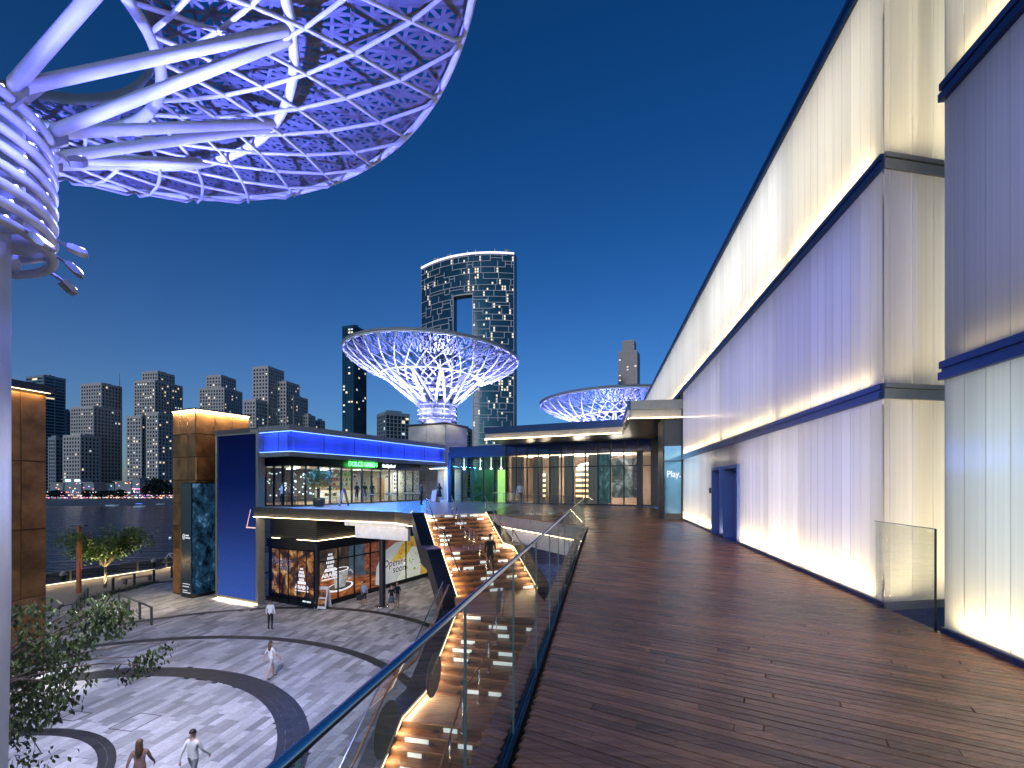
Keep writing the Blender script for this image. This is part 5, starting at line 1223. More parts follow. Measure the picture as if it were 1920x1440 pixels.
fl.build('frame_lines', m_lav, at, kind='stuff'); lw.build('lit_window', m_wwarm, at, kind='stuff')
fl = MB(); strip_arc(0, 1, HT - 3.2, 1.8, .3, 1.6); fl.build('crown_led', glow('crown_light_line', (.95, .85, 1), 1.6), at)
b = MB(); us = [ua + (ub - ua) * i / 4 for i in range(5)]
b.prism([(q.x, q.y) for q in [arc(u, .1) for u in us] + [arc(u, -THK - .1) for u in reversed(us)]], ztop_open - 1.5, ztop_open - .2); b.build('opening_soffit', mat('pale_soffit', (.7, .66, .64), .6), at)
b = MB()
for i in range(14): q = arc(rg.uniform(.03, .97), -rg.uniform(3, 15)); b.cbox(q + UP * (HT + 1), 5, 4, rg.uniform(2, 6))
b.build('roof_plant', m_grey, at, kind='stuff')
# ---- beach front: pavilions, trees, lights, boats
cols_l = [(1, .72, .3), (1, .3, .1), (.9, .15, .05), (.3, .35, 1), (1, .85, .6), (.5, .9, 1), (1, .2, .5)]
lm = [glow('festoon_light', c_, 3.0) for c_ in cols_l]
rg = random.Random(31)
LZ = SEA + 2.3
places = [(96, 118, 905), (120, 152, 898), (156, 176, 904), (180, 214, 907), (216, 246, 902), (248, 262, 896), (264, 280, 904), (300, 324, 912)]
words = ['flat white', 'broad twin-screen', 'narrow cream', 'long low', 'blue-lit', 'angular white', 'red-lit', 'white-lit']
for i, (a, c_, yt) in enumerate(places):
    Y = 540 + rg.uniform(-8, 8); p0, p1 = PX(a, 0, Y), PX(c_, 0, Y); ztop = EYE - (yt - HY) / F * Y
    if ztop - LZ < 4: ztop = LZ + 4
    t = thing('beach_pavilion', (p0.x, Y, LZ), words[i] + ' beach pavilion on the far shore, %s from the left copper wall' % ['first', 'second', 'third', 'fourth', 'fifth', 'sixth', 'seventh', 'eighth'][i], 'pavilion', 'pavilions along the far beach')
    MB().box((p0.x, Y, LZ), (p1.x - p0.x, 0, 0), (0, 14, 0), UP * (ztop - LZ - .8)).build('hall', m_grey, t)
    MB().box((p0.x - 1, Y - 2.5, ztop - .79), (p1.x - p0.x + 2, 0, 0), (0, 17, 0), UP * .8).build('roof', m_beige, t)
    b = MB(); n = 10
    for k in range(n): b.cbox((p0.x + (p1.x - p0.x) * (k + .5) / n, Y - .2, LZ + rg.uniform(1.2, max(2, ztop - LZ - 2))), 1.1, .3, .8, mi=rg.randrange(7))
    b.build('lights', lm, t, kind='stuff')
    if i == 1:
        for dx in (.25, .8): MB().cbox((p0.x + (p1.x - p0.x) * dx, Y - .5, ztop - 1.5), 6, .3, 3).build('bright_screen', glow('cyan_white_screen', (.6, .95, 1), 2.5), t)
b = MB()
for i in range(420):
    x = PX(rg.uniform(88, 325), 0, 528).x; rowz = rg.choice((0, 0, 1, 2)); c_ = rg.randrange(7)
    b.ball((x, 528 + rg.uniform(-6, 6), LZ + (2.0, 4.5, 8)[rowz] + rg.uniform(-.6, .6)), rg.uniform(.2, .42), 6, 4, mi=c_)
b.build('festoon_lights', lm, label='dense strings of coloured lights along the far beach front', cat='lights', kind='stuff')
m_far_leaf = mat('far_dark_foliage', (.012, .022, .014), .8, var=.4, scale=.2)
def far_tree(px, Y, w, h, label):
    c = PX(px, 0, Y); t = thing('shore_tree', (c.x, Y, LZ), label, 'tree', 'trees on the far shore')
    MB().tube([(c.x, Y, LZ), (c.x + .3, Y, LZ + h * .4), (c.x, Y, LZ + h * .6)], [.5, .4, .2], 6).build('trunk', m_joint, t)
    b = MB(); r_ = random.Random(int(px * 7))
    for i in range(260):
        a, e, rr = r_.uniform(0, 6.28), r_.uniform(-.8, 1.5), r_.uniform(.55, 1) ; p = Vector((c.x + math.cos(a) * math.cos(e) * rr * w / 2, Y + math.sin(a) * math.cos(e) * rr * w / 2, LZ + h * .6 + math.sin(e) * rr * h * .4))
        d1 = Vector((r_.uniform(-1, 1), r_.uniform(-1, 1), r_.uniform(-1, 1))).normalized() * 1.3; d2 = d1.orthogonal().normalized() * 1.1; b.add([p - d1 - d2, p + d1 - d2 * .6, p + d1 * .8 + d2, p - d1 * .7 + d2], [(0, 1, 2, 3)])
    b.build('crown', m_far_leaf, t, kind='stuff')
for i, (px, w, h) in enumerate(((294, 28, 24), (283, 16, 17), (310, 18, 15), (225, 13, 11), (205, 12, 10), (165, 12, 10), (105, 14, 10), (190, 10, 9))):
    far_tree(px, 526, w, h, ['big dark round tree on the shore beside the copper tower', 'dark tree just left of the big round shore tree', 'low dark tree on the shore touching the copper tower', 'small dark tree on the far shore under the lit tower', 'small dark tree below the gap between two apartment towers', 'small dark tree on the shore below the stepped tower', 'dark tree on the far shore next to the left copper wall', 'tiny dark tree among the beach lights'][i])
def boat(px, py, L, label, canopy):
    p = PZ(px, py, SEA); t = thing('boat', p, label, 'boat')
    MB().add([p + N(-L / 2, -1), p + N(L / 2 - 1.5, -1), p + N(L / 2 + .5, 0, .2), p + N(L / 2 - 1.5, 1), p + N(-L / 2, 1), p + N(-L / 2 - .2, -1.3, 1.1), p + N(L / 2 - 1, -1.3, 1.2), p + N(L / 2 + 2, 0, 1.6), p + N(L / 2 - 1, 1.3, 1.2), p + N(-L / 2 - .2, 1.3, 1.1)],
             [(5, 6, 7, 8, 9), (0, 1, 6, 5), (1, 2, 7, 6), (2, 3, 8, 7), (3, 4, 9, 8), (4, 0, 5, 9)]).build('hull', m_white, t)
    if canopy:
        MB().box(p + N(-L * .3, -1, 3.0), N(L * .55, 0), N(0, 2), UP * .25).build('canopy', glow('blue_boat_light', (.08, .12, 1), 2.0), t)
        b = MB(); [b.tube([p + N(x * L, y, 1), p + N(x * L, y, 3)], .08, 5) for x in (-.28, .23) for y in (-.9, .9)]; b.build('canopy_posts', m_white, t)
    MB().box(p + N(-L * .15, -.7, 1.1), N(L * .3, 0), N(0, 1.4), UP * .8).build('cabin', m_grey, t)
boat(261, 951, 8, 'small boat with a blue-lit canopy moored off the beach', True); boat(210, 949, 10, 'long white boat hull moored off the beach', False); boat(300, 947, 6, 'small pale boat close to the copper tower', False)
lamp('AREA', 'shore_glow', PX(150, 0, 500) + UP * -4, 60000, (.5, .85, 1), PX(150, 0, 440) + UP * -18, 20)
# ================================================================== PLAZA LIGHTING
root_d = bpy.data.objects['lattice_dish']
for ang, tgt, e in ((36, N(-9, 17, PL), 5600), (62, N(-13.5, 21, PL), 6400), (8, N(-6.5, 14, PL), 3500), (100, N(-19, 16, PL), 3500)):
    a = R(ang); p = Vector((-10.32, 7.56, 5.6)) + Vector((math.cos(a), math.sin(a), 0)) * 2.5
    lamp('SPOT', 'plaza_flood', p, e, (.80, .80, 1), tgt, .15, spot=75, blend=.8, parent=root_d)
lamp('SPOT', 'wall_base_light', N(-20.6, 20.4, PL + 4.5), 1500, (1, .95, .85), N(-20.4, 19.2, PL), .1, spot=70, blend=.7, parent=cw)
lamp('SPOT', 'tower_base_light', N(-25.6, 32.9, PL + 5), 800, (1, .8, .5), N(-25.8, 32.2, PL), .1, spot=95, blend=.8, parent=tw)
# ================================================================== TREES AND FENCES
m_bark = mat('grey_brown_bark', (.12, .085, .065), .8, var=.3, bump=.4, bscale=30)
def leaf_mat(name, c):
    m = mat(name, c, .45, var=.25, scale=2, rand=.45); t = m.node_tree; b = t.nodes['Principled BSDF']
    b.inputs['Subsurface Weight'].default_value = 0; b.inputs['Transmission Weight'].default_value = 0; return m
m_leaf = leaf_mat('drooping_green_leaf', (.038, .06, .015)); m_leaf2 = leaf_mat('broad_green_leaf', (.07, .13, .025))
def leaf(b, p, d, w, L, nrm):
    """a folded leaf blade of four triangles"""
    d = d.normalized(); s = d.cross(nrm); s = s.normalized() if s.length > 1e-4 else d.orthogonal().normalized(); n = s.cross(d)
    m = p + d * L * .45; b.add([p, m + s * w + n * w * .35, p + d * L - n * L * .08, m - s * w + n * w * .35, m], [(0, 4, 1), (4, 2, 1), (0, 3, 4), (4, 3, 2)])
nt_root = N(-12.9, 10.4, PL)
ntree = thing('plaza_tree', nt_root, 'leafy tree with drooping leaves in the lower left corner of the plaza', 'tree')
rg = random.Random(12); YT = 10.4
fork = nt_root + UP * 3.4 + N(.25, 0)
MB().tube([nt_root, nt_root + UP * 1.6 + N(.1, .05), fork], [.17, .13, .10], 8).build('trunk', m_bark, ntree, True)
clusters = [(60, 1150, 26, 30, 120), (55, 1215, 45, 40, 220), (100, 1235, 40, 45, 190), (20, 1270, 40, 40, 200), (60, 1290, 55, 40, 260), (120, 1290, 30, 40, 150), (30, 1340, 40, 40, 200), (85, 1330, 40, 30, 170), (15, 1390, 25, 25, 80),
            (175, 1140, 26, 26, 130), (205, 1165, 28, 34, 160), (150, 1180, 28, 34, 130), (135, 1225, 24, 34, 110), (220, 1150, 20, 26, 90), (270, 1240, 30, 18, 70), (300, 1217, 18, 10, 30), (255, 1262, 12, 14, 22), (28, 1428, 26, 12, 40), (80, 1424, 40, 10, 36)]
cr = MB(); br = MB()
for (px, py, rx, ry, n) in clusters:
    Y = YT + rg.uniform(-.7, .7); c = PX(px, py, Y); sc_ = Y / F
    br.tube([fork + (c - fork) * f_ + UP * (.35 * math.sin(math.pi * f_) + .15 * f_) + N(0, .12 * math.sin(5 * f_ + px)) for f_ in (0, .2, .4, .6, .8, 1)], [.05, .042, .032, .022, .014, .008], 5)
    for i in range(int(n * 1.15)):
        a = rg.uniform(0, 6.28); rr = math.sqrt(rg.random()); p = c + N(math.cos(a) * rr * rx * sc_, rg.uniform(-.45, .45), -math.sin(a) * rr * ry * sc_)
        d = N(rg.uniform(-.55, .55), rg.uniform(-.5, .5), -1 + rg.uniform(-.2, .6)); leaf(cr, p, d, rg.uniform(.026, .042), rg.uniform(.11, .18), Vector((rg.uniform(-1, 1), rg.uniform(-1, 1), .3)))
    for i in range(max(2, n // 30)): q = c + N(rg.uniform(-1, 1) * rx * sc_ * .8, rg.uniform(-.4, .4), rg.uniform(-.6, .8) * ry * sc_); br.tube([c + UP * .15, q], [.009, .004], 4)
br.build('branches', m_bark, ntree); cr.build('crown', m_leaf, ntree, kind='stuff')
# promenade tree, lit from below
tb = PZ(197, 1102, PL); ptree = thing('promenade_tree', tb, 'spreading tree lit yellow-green from below on the promenade', 'tree')
MB().tube([tb, tb + UP * 1.0 + N(.05, 0), tb + UP * 1.9], [.11, .085, .07], 8).build('trunk', m_bark, ptree, True)
br = MB(); cr = MB(); top = tb + UP * 1.9
for i in range(16):
    a = i * .9; L = rg.uniform(1.6, 3.3); e = top + N(math.cos(a) * L, math.sin(a) * L * .7, rg.uniform(.6, 3.1)); m_ = top + (e - top) * .5 + UP * .35; br.tube([top - UP * .2, m_, e], [.05, .03, .008], 5)
    for k in range(300):
        f = rg.uniform(.25, 1.08); p = top + (e - top) * f + UP * (.35 * math.sin(math.pi * min(f, 1))) + N(rg.gauss(0, .42), rg.gauss(0, .42), rg.gauss(0, .22)); d = N(rg.uniform(-1, 1), rg.uniform(-1, 1), rg.uniform(-.7, .3)); leaf(cr, p, d, rg.uniform(.06, .10), rg.uniform(.2, .34), Vector((rg.uniform(-.5, .5), rg.uniform(-.5, .5), 1)))
br.build('branches', m_bark, ptree); cr.build('crown', m_leaf2, ptree, kind='stuff')
lamp('SPOT', 'tree_uplight', tb + N(.35, -.8, .12), 1100, (1, .86, .40), top + UP * .5, .05, spot=110, blend=.7, parent=ptree)
tb2 = PZ(148, 1112, PL); pal = thing('timber_pylon', tb2, 'tall rust-coloured pylon standing behind the promenade tree', 'pylon')
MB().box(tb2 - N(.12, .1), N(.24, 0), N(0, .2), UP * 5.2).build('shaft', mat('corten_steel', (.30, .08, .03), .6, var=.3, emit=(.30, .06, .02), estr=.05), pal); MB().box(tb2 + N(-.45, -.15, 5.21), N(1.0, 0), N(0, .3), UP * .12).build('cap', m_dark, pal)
lamp('SPOT', 'pylon_light', tb2 + N(.3, -1.2, .2), 60, (1, .4, .2), tb2 + UP * 3.5, .05, spot=60, parent=pal)
hb = MB()
hp = PZ(235, 1108, PL); hd = (PZ(275, 1098, PL) - hp).normalized()
hedge = thing('low_hedge', hp, 'low dark planting bed beside the promenade tree', 'hedge')
for i in range(900): p = hp + hd * rg.uniform(-2.2, 2.4) + N(rg.uniform(-.5, .5), rg.uniform(-.5, .5), rg.uniform(0, .32)); leaf(hb, p, N(rg.uniform(-1, 1), rg.uniform(-1, 1), rg.uniform(-.2, 1)), .03, .13, UP)
hb.build('foliage', mat('dark_hedge_leaf', (.02, .035, .012), .6, rand=.4), hedge, kind='stuff')
MB().box(hp - hd * 2.4 - N(.6, .6), hd * 5, N(.5, 1.2), UP * .14).build('planter_kerb', m_conc_d, hedge)
def post_rail(pts, h, step, name, label, m=m_dark, post=.05, glassm=None, top=.045, mid=False):
    t = thing(name, pts[0], label, 'fence')
    for p, q in zip(pts, pts[1:]):
        d = (q - p).normalized(); n = Vector((-d.y, d.x, 0)); L = (q - p).length; k = max(1, round(L / step))
        MB().box(p - n * top + UP * (h - .05), d * L, n * 2 * top, UP * .05).build('top_rail', m, t)
        if mid: MB().box(p - n * .015 + UP * .12, d * L, n * .03, UP * .04).build('bottom_rail', m, t)
        for i in range(k + 1): MB().box(p + d * (L * i / k - post) - n * post / 2, d * post * 2, n * post, UP * (h - .052)).build('post', m, t)
        if glassm:
            for i in range(k): MB().box(p + d * (L * i / k + post + .03) + UP * .2, d * (L / k - 2 * post - .06), n * .012, UP * (h - .32)).build('glass_panel', glassm, t)
    return t
m_bronze = mat('bronze_rail', (.34, .25, .16), .45, metal=.3)
f0, f1 = pe0 - pd * 16, pe0 + pd * 14
post_rail([f0, f1], 1.05, 2.6, 'sea_fence', 'bronze glass fence along the water edge of the promenade', m_bronze, .06, glass('bronze_fence_glass', (.75, .68, .58), .05))
g0, g1 = PZ(212, 1107, PL), PZ(322, 1083, PL); post_rail([g0, g1], 1.05, 1.9, 'promenade_fence', 'dark post fence between the lit tree and the copper tower', m_dark, .08)
h0, h1 = PZ(100, 1152, PL), PZ(214, 1137, PL); h2 = PZ(284, 1172, PL)
post_rail([PZ(136, 1168, PL), PZ(165, 1130, PL)], 1.1, 1.5, 'ramp_fence', 'short dark fence left of the promenade tree', m_dark, .07, m_glassrail, mid=True)
post_rail([PZ(223, 1143, PL), h2], 1.1, 1.9, 'ramp_fence', 'grey metal guard rail with three posts at the plaza edge', mat('grey_guard_rail', (.12, .12, .13), .4, metal=.5), .09, None, .06, True)
kb = thing('ramp_kerb', h0, 'low stone kerb wall of the ramp beside the left copper wall', 'kerb wall'); MB().box(PZ(92, 1172, PL), PZ(170, 1150, PL) - PZ(92, 1172, PL), N(.1, .35), UP * .35).build('kerb', m_conc, kb); MB().box(PZ(92, 1190, PL), PZ(175, 1166, PL) - PZ(92, 1190, PL), N(.1, .3), UP * .3).build('kerb', m_conc, kb)
strip_lamp('promenade_led', f0 + N(.4, -.1, .5), f1 + N(.4, -.1, .5), N(1, -.3, -.7), 260, (1, .66, .30), .08)
MB().box(f0 + N(.25, -.1, .02), f1 - f0, N(.05, -.02), UP * .04).build('kerb_led', m_warm2, prom)
for px, py, lab in ((118, 1084, 'domed white bollard lamp by the water at left'), (288, 1058, 'domed white bollard lamp by the water near the copper tower')):
    q = PZ(px, py, PL); t = thing('pier_bollard', q, lab, 'bollard', 'domed bollards on the water edge')
    MB().lathe([(.2, -.4), (.2, .25)], 16, q).build('post', m_dark, t, True); MB().lathe([(.23, .25), (.23, .42), (.16, .55), (.06, .62), (.01, .64)], 16, q).build('dome', m_white, t, True)
q = PZ(262, 1104, PL); 
t = thing('truss_gangway', PZ(298, 1056, PL), 'white lattice truss gangway beside the copper tower', 'gangway'); b = MB(); a0 = PZ(298, 1058, PL) + N(0, .5); dd = N(1, .9).normalized()
for i in range(5):
    p = a0 + dd * (1.1 * i); b.tube([p + UP * .1, p + dd * .55 + UP * 1.0], .05, 5).tube([p + dd * .55 + UP * 1.0, p + dd * 1.1 + UP * .1], .05, 5)
b.tube([a0 + dd * .55 + UP * 1.0, a0 + dd * 5 + UP * 1.0], .06, 5).tube([a0 + UP * .1, a0 + dd * 5.5 + UP * .1], .06, 5); b.build('truss', m_white, t)
bn = thing('promenade_bench', PZ(226, 1096, PL), 'long timber bench on the promenade behind the lit tree', 'bench'); bq = PZ(226, 1096, PL) 
MB().box(bq + UP * .42, pd * 2.4, N(.42, -.2), UP * .06).build('seat', m_wood2, bn); [MB().box(bq + pd * k, pd * .1, N(.4, -.2), UP * .419).build('leg', m_dark, bn) for k in (.2, 2.0)]
# ================================================================== PEOPLE
m_skin = [mat('skin_tone', c_, .5, var=.05) for c_ in ((.45, .26, .18), (.28, .15, .09), (.60, .38, .29))]
m_hair = mat('dark_hair', (.015, .011, .009), .5); m_hairb = mat('brown_hair', (.09, .045, .022), .5); m_shoe = mat('dark_shoe', (.02, .02, .02), .5)
_cl = {}
def cloth(c_):
    if c_ not in _cl: _cl[c_] = mat('clothing_fabric', c_, .85, var=.12, scale=8, bump=.1, bscale=40)
    return _cl[c_]
def body_mesh(pose):
    J = {}; E = []
    def j(n, x, y, z, r, r2=None): J[n] = (x, y, z, r, r2 or r)
    sit = pose == 'sit'; wk = {'stand': 0, 'walk': 1, 'sit': 0}[pose]
    j('pel', 0, 0, .96, .135, .10); j('spi', 0, 0, 1.14, .125, .09); j('che', 0, 0, 1.34, .150, .10); j('nek', 0, .01, 1.475, .052); j('hd0', 0, 0, 1.56, .068, .075); j('hd1', 0, -.005, 1.655, .078, .092); j('hd2', 0, 0, 1.725, .055, .065)
    E += [('pel', 'spi'), ('spi', 'che'), ('che', 'nek'), ('nek', 'hd0'), ('hd0', 'hd1'), ('hd1', 'hd2')]
    j('nos', 0, -.105, 1.635, .014); E.append(('hd1', 'nos'))
    for s, k in ((-1, 'l'), (1, 'r')):
        f = s * wk
        j('sh' + k, s * .165, 0, 1.40, .056); j('el' + k, s * .235, .03 + f * .10, 1.14, .042); j('wr' + k, s * .245, -.04 + f * .22 - (.12 if sit else 0), .92 + abs(f) * .03, .028); j('pa' + k, s * .245, -.06 + f * .25 - (.14 if sit else 0), .85 + abs(f) * .04, .030, .018)
        E += [('che', 'sh' + k), ('sh' + k, 'el' + k), ('el' + k, 'wr' + k), ('wr' + k, 'pa' + k)]
        px, py, pz = J['pa' + k][:3]
        for i, (dy, L) in enumerate(((-.028, .070), (-.010, .080), (.009, .074), (.027, .058))):
            j('f%d%s' % (i, k), px - s * .004, py + dy, pz - .045, .010); j('g%d%s' % (i, k), px - s * .018, py + dy - .008, pz - .045 - L * .7, .008); E += [('pa' + k, 'f%d%s' % (i, k)), ('f%d%s' % (i, k), 'g%d%s' % (i, k))]
        j('t0' + k, px - s * .012, py - .045, pz + .0, .011); j('t1' + k, px - s * .022, py - .062, pz - .045, .009); E += [('pa' + k, 't0' + k), ('t0' + k, 't1' + k)]
        j('hp' + k, s * .088, 0, .90, .088)
        if sit: j('kn' + k, s * .11, -.42, .92, .062); j('an' + k, s * .11, -.40, .50, .042); j('to' + k, s * .12, -.55, .45, .035)
        else: j('kn' + k, s * .095, -.02 - f * .16, .50, .058); j('an' + k, s * .095, .03 - f * .22 + (.12 if f > 0 else 0) * 0, .09, .038); j('to' + k, s * .105, -.13 - f * .22, .035, .034)
        E += [('pel', 'hp' + k), ('hp' + k, 'kn' + k), ('kn' + k, 'an' + k), ('an' + k, 'to' + k)]
    names = list(J); me = bpy.data.meshes.new('body_tmp'); me.from_pydata([J[n][:3] for n in names], [(names.index(a), names.index(b_)) for a, b_ in E], [])
    o = bpy.data.objects.new('body_tmp', me); col.objects.link(o); sk = o.modifiers.new('s', 'SKIN'); sk.use_smooth_shade = True
    for i, n in enumerate(names): v = me.skin_vertices[0].data[i]; v.radius = (J[n][3], J[n][4]); v.use_root = n == 'pel'
    o.modifiers.new('u', 'SUBSURF').levels = 1
    out = bpy.data.meshes.new_from_object(o.evaluated_get(bpy.context.evaluated_depsgraph_get())); bpy.data.objects.remove(o); return out
_bd = {}
def body(pose, style):
    if (pose, style) in _bd: return _bd[pose, style]
    if pose not in _bd: _bd[pose] = body_mesh(pose)
    me = _bd[pose].copy(); me.name = 'person'; me.materials.clear()
    for m_ in (m_skin[0], m_hair, m_hair, m_shoe): me.materials.append(m_)
    for p in me.polygons:
        x, y, z = p.center; ax = abs(x); arm = ax > .195 and z > .6 and z < 1.3
        if z > 1.46: k = 0
        elif arm: k = 0 if z < (.90 if 'long' in style else 1.16) else 1
        elif z > .97: k = 1
        elif pose == 'sit': k = 2 if z > .55 else 3
        elif z < .075: k = 3
        elif 'short' in style or 'dress' in style: k = (2 if z > .50 else 0)
        else: k = 2
        p.material_index = k; p.use_smooth = True
    _bd[pose, style] = me; return me
def person(loc, rz, label, top, bottom, pose='stand', style='long', skin=0, h=1.75, hair='short', group=None, hairm=None):
    o = bpy.data.objects.new('person', body(pose, style)); col.objects.link(o); s_ = h / 1.76
    o.location = loc if pose != 'sit' else Vector(loc) - UP * .0; o.rotation_euler = (0, 0, rz); o.scale = (s_, s_, s_)
    for i, m_ in enumerate((m_skin[skin], cloth(top), cloth(bottom), m_shoe)): o.material_slots[i].link = 'OBJECT'; o.material_slots[i].material = m_
    tag(o, label, 'person', group)
    b = MB()
    P = [(max(.09 * math.sin(a), .001), .105 * math.cos(a)) for a in [i * math.pi / 10 for i in range(0, 6)]]
    b.lathe([(r_, z_ + 1.655) for r_, z_ in P], 14, (0, .014, 0))
    if hair == 'long': b.lathe([(.085, 1.66), (.092, 1.56), (.10, 1.44), (.085, 1.32), (.04, 1.28)], 10, (0, .035, 0), 0, R(0), R(180))
    hm = b.mesh('hair', [hairm or m_hair], True); hh = bpy.data.objects.new('hair', hm); col.objects.link(hh); hh.parent = o
    if style == 'dress':
        sk = MB().lathe([(.13, 1.02), (.16, .92), (.20, .72), (.225, .52), (.21, .52), (.15, .9)], 18).mesh('skirt', [cloth(bottom)], True); so_ = bpy.data.objects.new('skirt', sk); col.objects.link(so_); so_.parent = o
    return o
def plz(px, py): q = PZ(px, py, PL); return N(q.x, q.y, PL + .005)
NAV, BLK, WHT = (.03, .035, .06), (.012, .012, .014), (.72, .72, .75)
person(plz(507, 1181), R(180), 'man in white shirt and black trousers walking across the plaza', WHT, BLK, 'stand', 'long', 1, 1.78)
person(plz(508, 1272), R(150), 'person in white top and bare legs crossing the middle of the plaza', (.6, .58, .58), (.35, .33, .33), 'walk', 'shorts', 0, 1.66, 'long', hairm=m_hairb)
person(plz(734, 1143), R(20), 'woman in dark top and grey skirt beside the round column', BLK, (.10, .11, .14), 'stand', 'dress', 2, 1.66, 'long', hairm=m_hairb)
person(plz(745, 1139), R(-20), 'man in black shirt close behind the woman in a grey skirt', BLK, (.16, .15, .14), 'stand', 'shorts', 0, 1.78)
mb_man = person(plz(683, 1137), R(165), 'man in pale blue shirt carrying a black bag by the shop window', (.25, .33, .48), BLK, 'stand', 'short sleeve', 0, 1.76)
bq = plz(674, 1137) + UP * .42
bag = thing('shopping_bag', bq, 'black handbag carried by the man in the pale blue shirt', 'bag'); MB().cbox(bq + UP * .17, .36, .16, .34).build('bag_body', m_black, bag); MB().tube([bq + N(-.1, 0, .34), bq + N(-.05, 0, .55), bq + N(.05, 0, .55), bq + N(.1, 0, .34)], .012, 5).build('handle', m_black, bag)
q = PX(262, 1388, 12.3); person(N(q.x, q.y, PL), R(200), 'person with long dark hair walking at the bottom edge of the plaza', (.20, .12, .10), NAV, 'walk', 'long', 0, 1.68, 'long', hairm=m_hairb)
q = PX(362, 1372, 12.7); person(N(q.x, q.y, PL), R(170), 'person in white shirt at the bottom edge of the plaza', (.62, .60, .60), (.2, .2, .22), 'walk', 'long', 2, 1.74, 'short')
pst = o2 + U_ * 1.75 + V_ * (RUN1 * 4.5); person(N(pst.x, pst.y, z1_ - RISE * 5), R(190), 'person in dark clothes climbing the wooden staircase', BLK, BLK, 'walk', 'long', 1, 1.74)
def ter(px, Y): q = PX(px, 0, Y); return N(q.x, Y, .03)
person(ter(824, 40), R(170), 'person in a black dress walking towards the lit niche', BLK, BLK, 'walk', 'dress', 0, 1.66, 'long')
person(ter(790, 34), R(120), 'person in dark clothes standing at the top left of the stairs', (.04, .04, .06), BLK, 'stand', 'long', 0, 1.72)
person(ter(975, 34.5), R(0), 'person in a white shirt behind the glass at the stair opening', WHT, NAV, 'stand', 'long', 0, 1.75)
for px, back, lab, c_, sk in ((528, 1.6, 'waiter in a white shirt at the left end of the restaurant', WHT, 1), (669, 2.2, 'person in black with back turned at the restaurant counter', BLK, 0), (684, 3.0, 'person in black behind the counter below the green sign', BLK, 0), (698, 2.3, 'broad person in black under the right part of the green sign', BLK, 1), (761, 1.3, 'person in white and black near the restaurant menu board', WHT, 2)):
    q = on_face(px) - A_ * back; k = (px - CX) / F; q = N(k * q.y, q.y) ; person(N(q.x, q.y, .03), R(random.uniform(0, 360)), lab, c_, BLK, 'stand', 'long' if c_ == WHT else 'short sleeve', sk, 1.74)
# ================================================================== FURNITURE ON THE TERRACE
def make_chair():
    t = thing('cafe_chair', (0, 0, 0), 'x', 'chair'); m_c = m_chairw
    MB().box((-.21, -.21, .44), (.42, 0, 0), (0, .42, 0), (0, 0, .035)).build('seat', m_c, t)
    MB().box((-.21, .19, .62), (.42, 0, 0), (0, .025, .0), (0, .04, .22)).build('backrest', m_c, t)
    for sx in (-1, 1):
        MB().tube([(sx * .18, -.18, .44), (sx * .20, -.21, 0)], .014, 5).build('leg', m_c, t); MB().tube([(sx * .19, .26, .85), (sx * .18, .19, .44), (sx * .20, .24, 0)], .014, 5).build('leg', m_c, t)
    return t
def make_table():
    t = thing('cafe_table', (0, 0, 0), 'x', 'table'); MB().box((-.38, -.38, .72), (.76, 0, 0), (0, .76, 0), (0, 0, .03)).build('tabletop', m_shelf, t)
    MB().tube([(0, 0, .03), (0, 0, .72)], .03, 8).build('stem', m_black, t); MB().lathe([(.25, 0), (.25, .02), (.04, .04)], 14).build('foot', m_black, t); return t
m_chairw = mat('beech_chair_wood', (.30, .17, .08), .5)
ch0, tb0 = make_chair(), make_table()
spots = [(508, -.9, 'timber cafe table behind the left end of the glazing'), (560, -1.3, 'cafe table behind the potted olive tree'), (640, -1.2, 'cafe table inside below the green sign'), (672, 1.5, 'cafe table on the terrace below the green sign'), (712, 1.3, 'cafe table on the terrace below the white sign word'), (748, 1.2, 'cafe table on the terrace near the right end of the glazing'), (776, 1.0, 'cafe table farthest right on the terrace')]
first = [True]
for px, off, lab in spots:
    q = on_face(px) if px > 547 else G0 - A_ * 1.6 + B_ * 1.5
    q = q + A_ * off if px > 547 else q
    t = tb0 if first[0] else copy_tree(tb0); t.location = (q.x, q.y, .03); t.rotation_euler = (0, 0, R(26)); t['label'] = lab; t['group'] = 'cafe tables of the restaurant'
    for k, (dx, dy, rz) in enumerate(((0, -.62, 0), (0, .62, 180)) if True else ()):
        c_ = ch0 if first[0] and k == 0 else copy_tree(ch0); w_ = q + A_ * dx + B_ * (-dy); c_.location = (w_.x, w_.y, .03)
        c_.rotation_euler = (0, 0, math.atan2(B_.y, B_.x) - R(90) + R(180 if k == 0 else 0)); c_['label'] = '%s chair at the %s' % (('far', 'near')[k], lab); c_['group'] = 'cafe chairs of the restaurant'
        if len(c_['label'].split()) > 16: c_['label'] = ' '.join(c_['label'].split()[:16])
    first[0] = False
# potted olive tree
qo = PX(598, 950, 33.4); qo.z = .0; ol = thing('potted_olive_tree', qo, 'round olive tree in a dark pot at the restaurant corner', 'potted tree')
MB().lathe([(.30, 0), (.40, .1), (.44, .5), (.42, .62), (.36, .62), (.34, .5), (.01, .5)], 20, qo).build('pot', m_dark, ol, True)
MB().tube([qo + UP * .5, qo + UP * 1.1 + N(.06, 0), qo + UP * 1.7], [.06, .05, .03], 6).build('trunk', m_bark, ol, True); b = MB()
for i in range(3600):
    a, e, rr = rg.uniform(0, 6.28), rg.uniform(-1.2, 1.5), rg.random() ** .4; p = qo + UP * 1.95 + N(math.cos(a) * math.cos(e) * rr * 1.0, math.sin(a) * math.cos(e) * rr * .9, math.sin(e) * rr * .72); leaf(b, p, N(rg.uniform(-1, 1), rg.uniform(-1, 1), rg.uniform(-.8, .8)), .036, .14, UP)
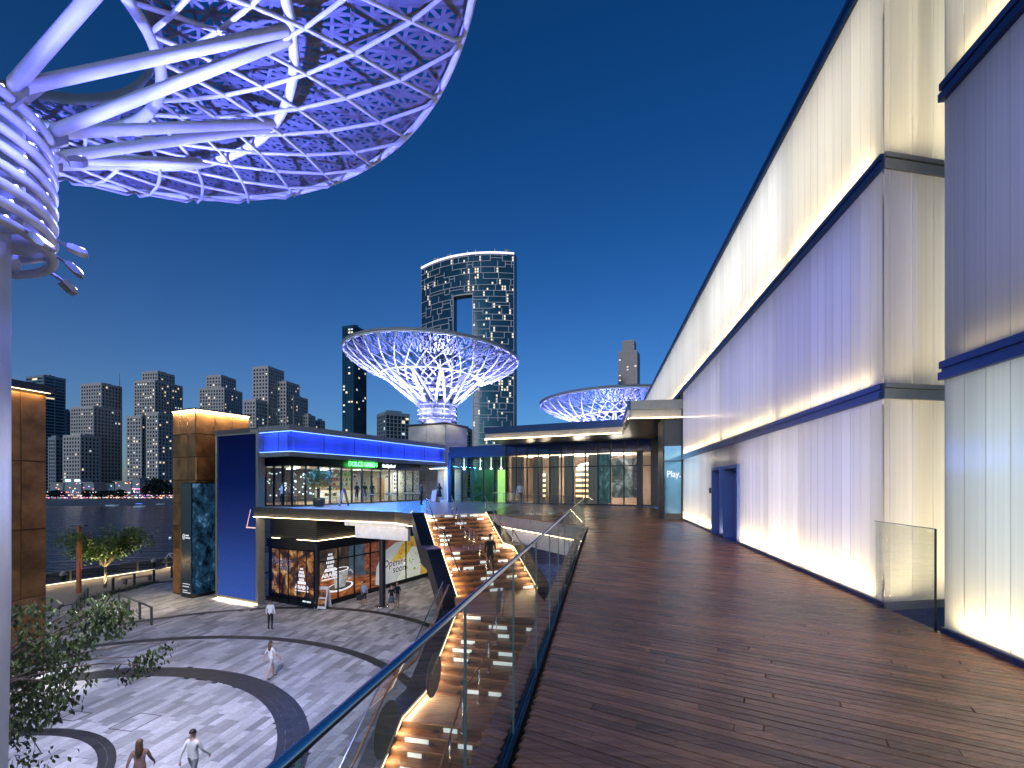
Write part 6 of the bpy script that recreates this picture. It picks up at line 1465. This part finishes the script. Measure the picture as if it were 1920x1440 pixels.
b.build('crown', leaf_mat('olive_leaf', (.20, .19, .06)), ol, kind='stuff')
lamp('SPOT', 'olive_uplight', qo + N(.5, -.8, .1), 220, (1, .8, .45), qo + UP * 1.9, .05, spot=70, parent=ol)
# A-frame boards
def aframe(q, rz, h, label, m_board_, cells):
    t = thing('a_frame_board', q, label, 'sign board'); ux = N(math.cos(rz), math.sin(rz)); uy = Vector((-ux.y, ux.x, 0)); w_ = h * .6
    for s_ in (-1, 1):
        lean = UP * h - uy * (s_ * h * .22); base = q + uy * (s_ * h * .24); n = ux.cross(lean).normalized()
        MB().box(base - ux * w_ / 2, ux * w_, n * .03, lean).build('panel', m_board_, t)
        if s_ == -1:
            out = -n if n.y > 0 else n
            for k in range(cells): z0, z1 = .1 + .82 * k / cells, .1 + .82 * (k + 1) / cells - .06; c0 = base + lean * z0 - ux * w_ * .4 + out * (.004 if out == -n else .034); MB().add([c0, c0 + ux * w_ * .8, c0 + ux * w_ * .8 + lean * (z1 - z0), c0 + lean * (z1 - z0)], [(0, 1, 2, 3)]).build('picture', m_pfood if cells > 1 else mat('violet_chalk_face', (.25, .22, .55), .5, emit=(.3, .28, .7), estr=.3), t)
    return t
q = PZ(606, 1139, PL); aframe(N(q.x, q.y, PL + .01), R(-12), 1.45, 'white A-frame board with two food pictures outside the shop', m_white, 2)
q = PX(645, 0, 33.6); aframe(N(q.x, 33.6, .01), R(-60), 1.3, 'violet A-frame board on the terrace beside the olive tree', m_dark, 1)
q = ter(816, 41); aframe(N(q.x, 41, .01), R(-40), 1.1, 'small A-frame board in front of the lit niche', m_wood2, 1)
# wall camera on the copper tower and canopy spotlights
b = thing('wall_lamp', TC - A_ * 3.0 + UP * -2.6, 'small white wall lamp on the left edge of the copper tower', 'lamp'); MB().ball(TC - A_ * 3.1 - B_ * .12 + UP * -2.6, .14, 10, 6).build('globe', m_white, b, True); MB().box(TC - A_ * 3.05 - B_ * .08 + UP * -2.75, A_ * .1, B_ * .1, UP * .3).build('bracket', m_dark, b)
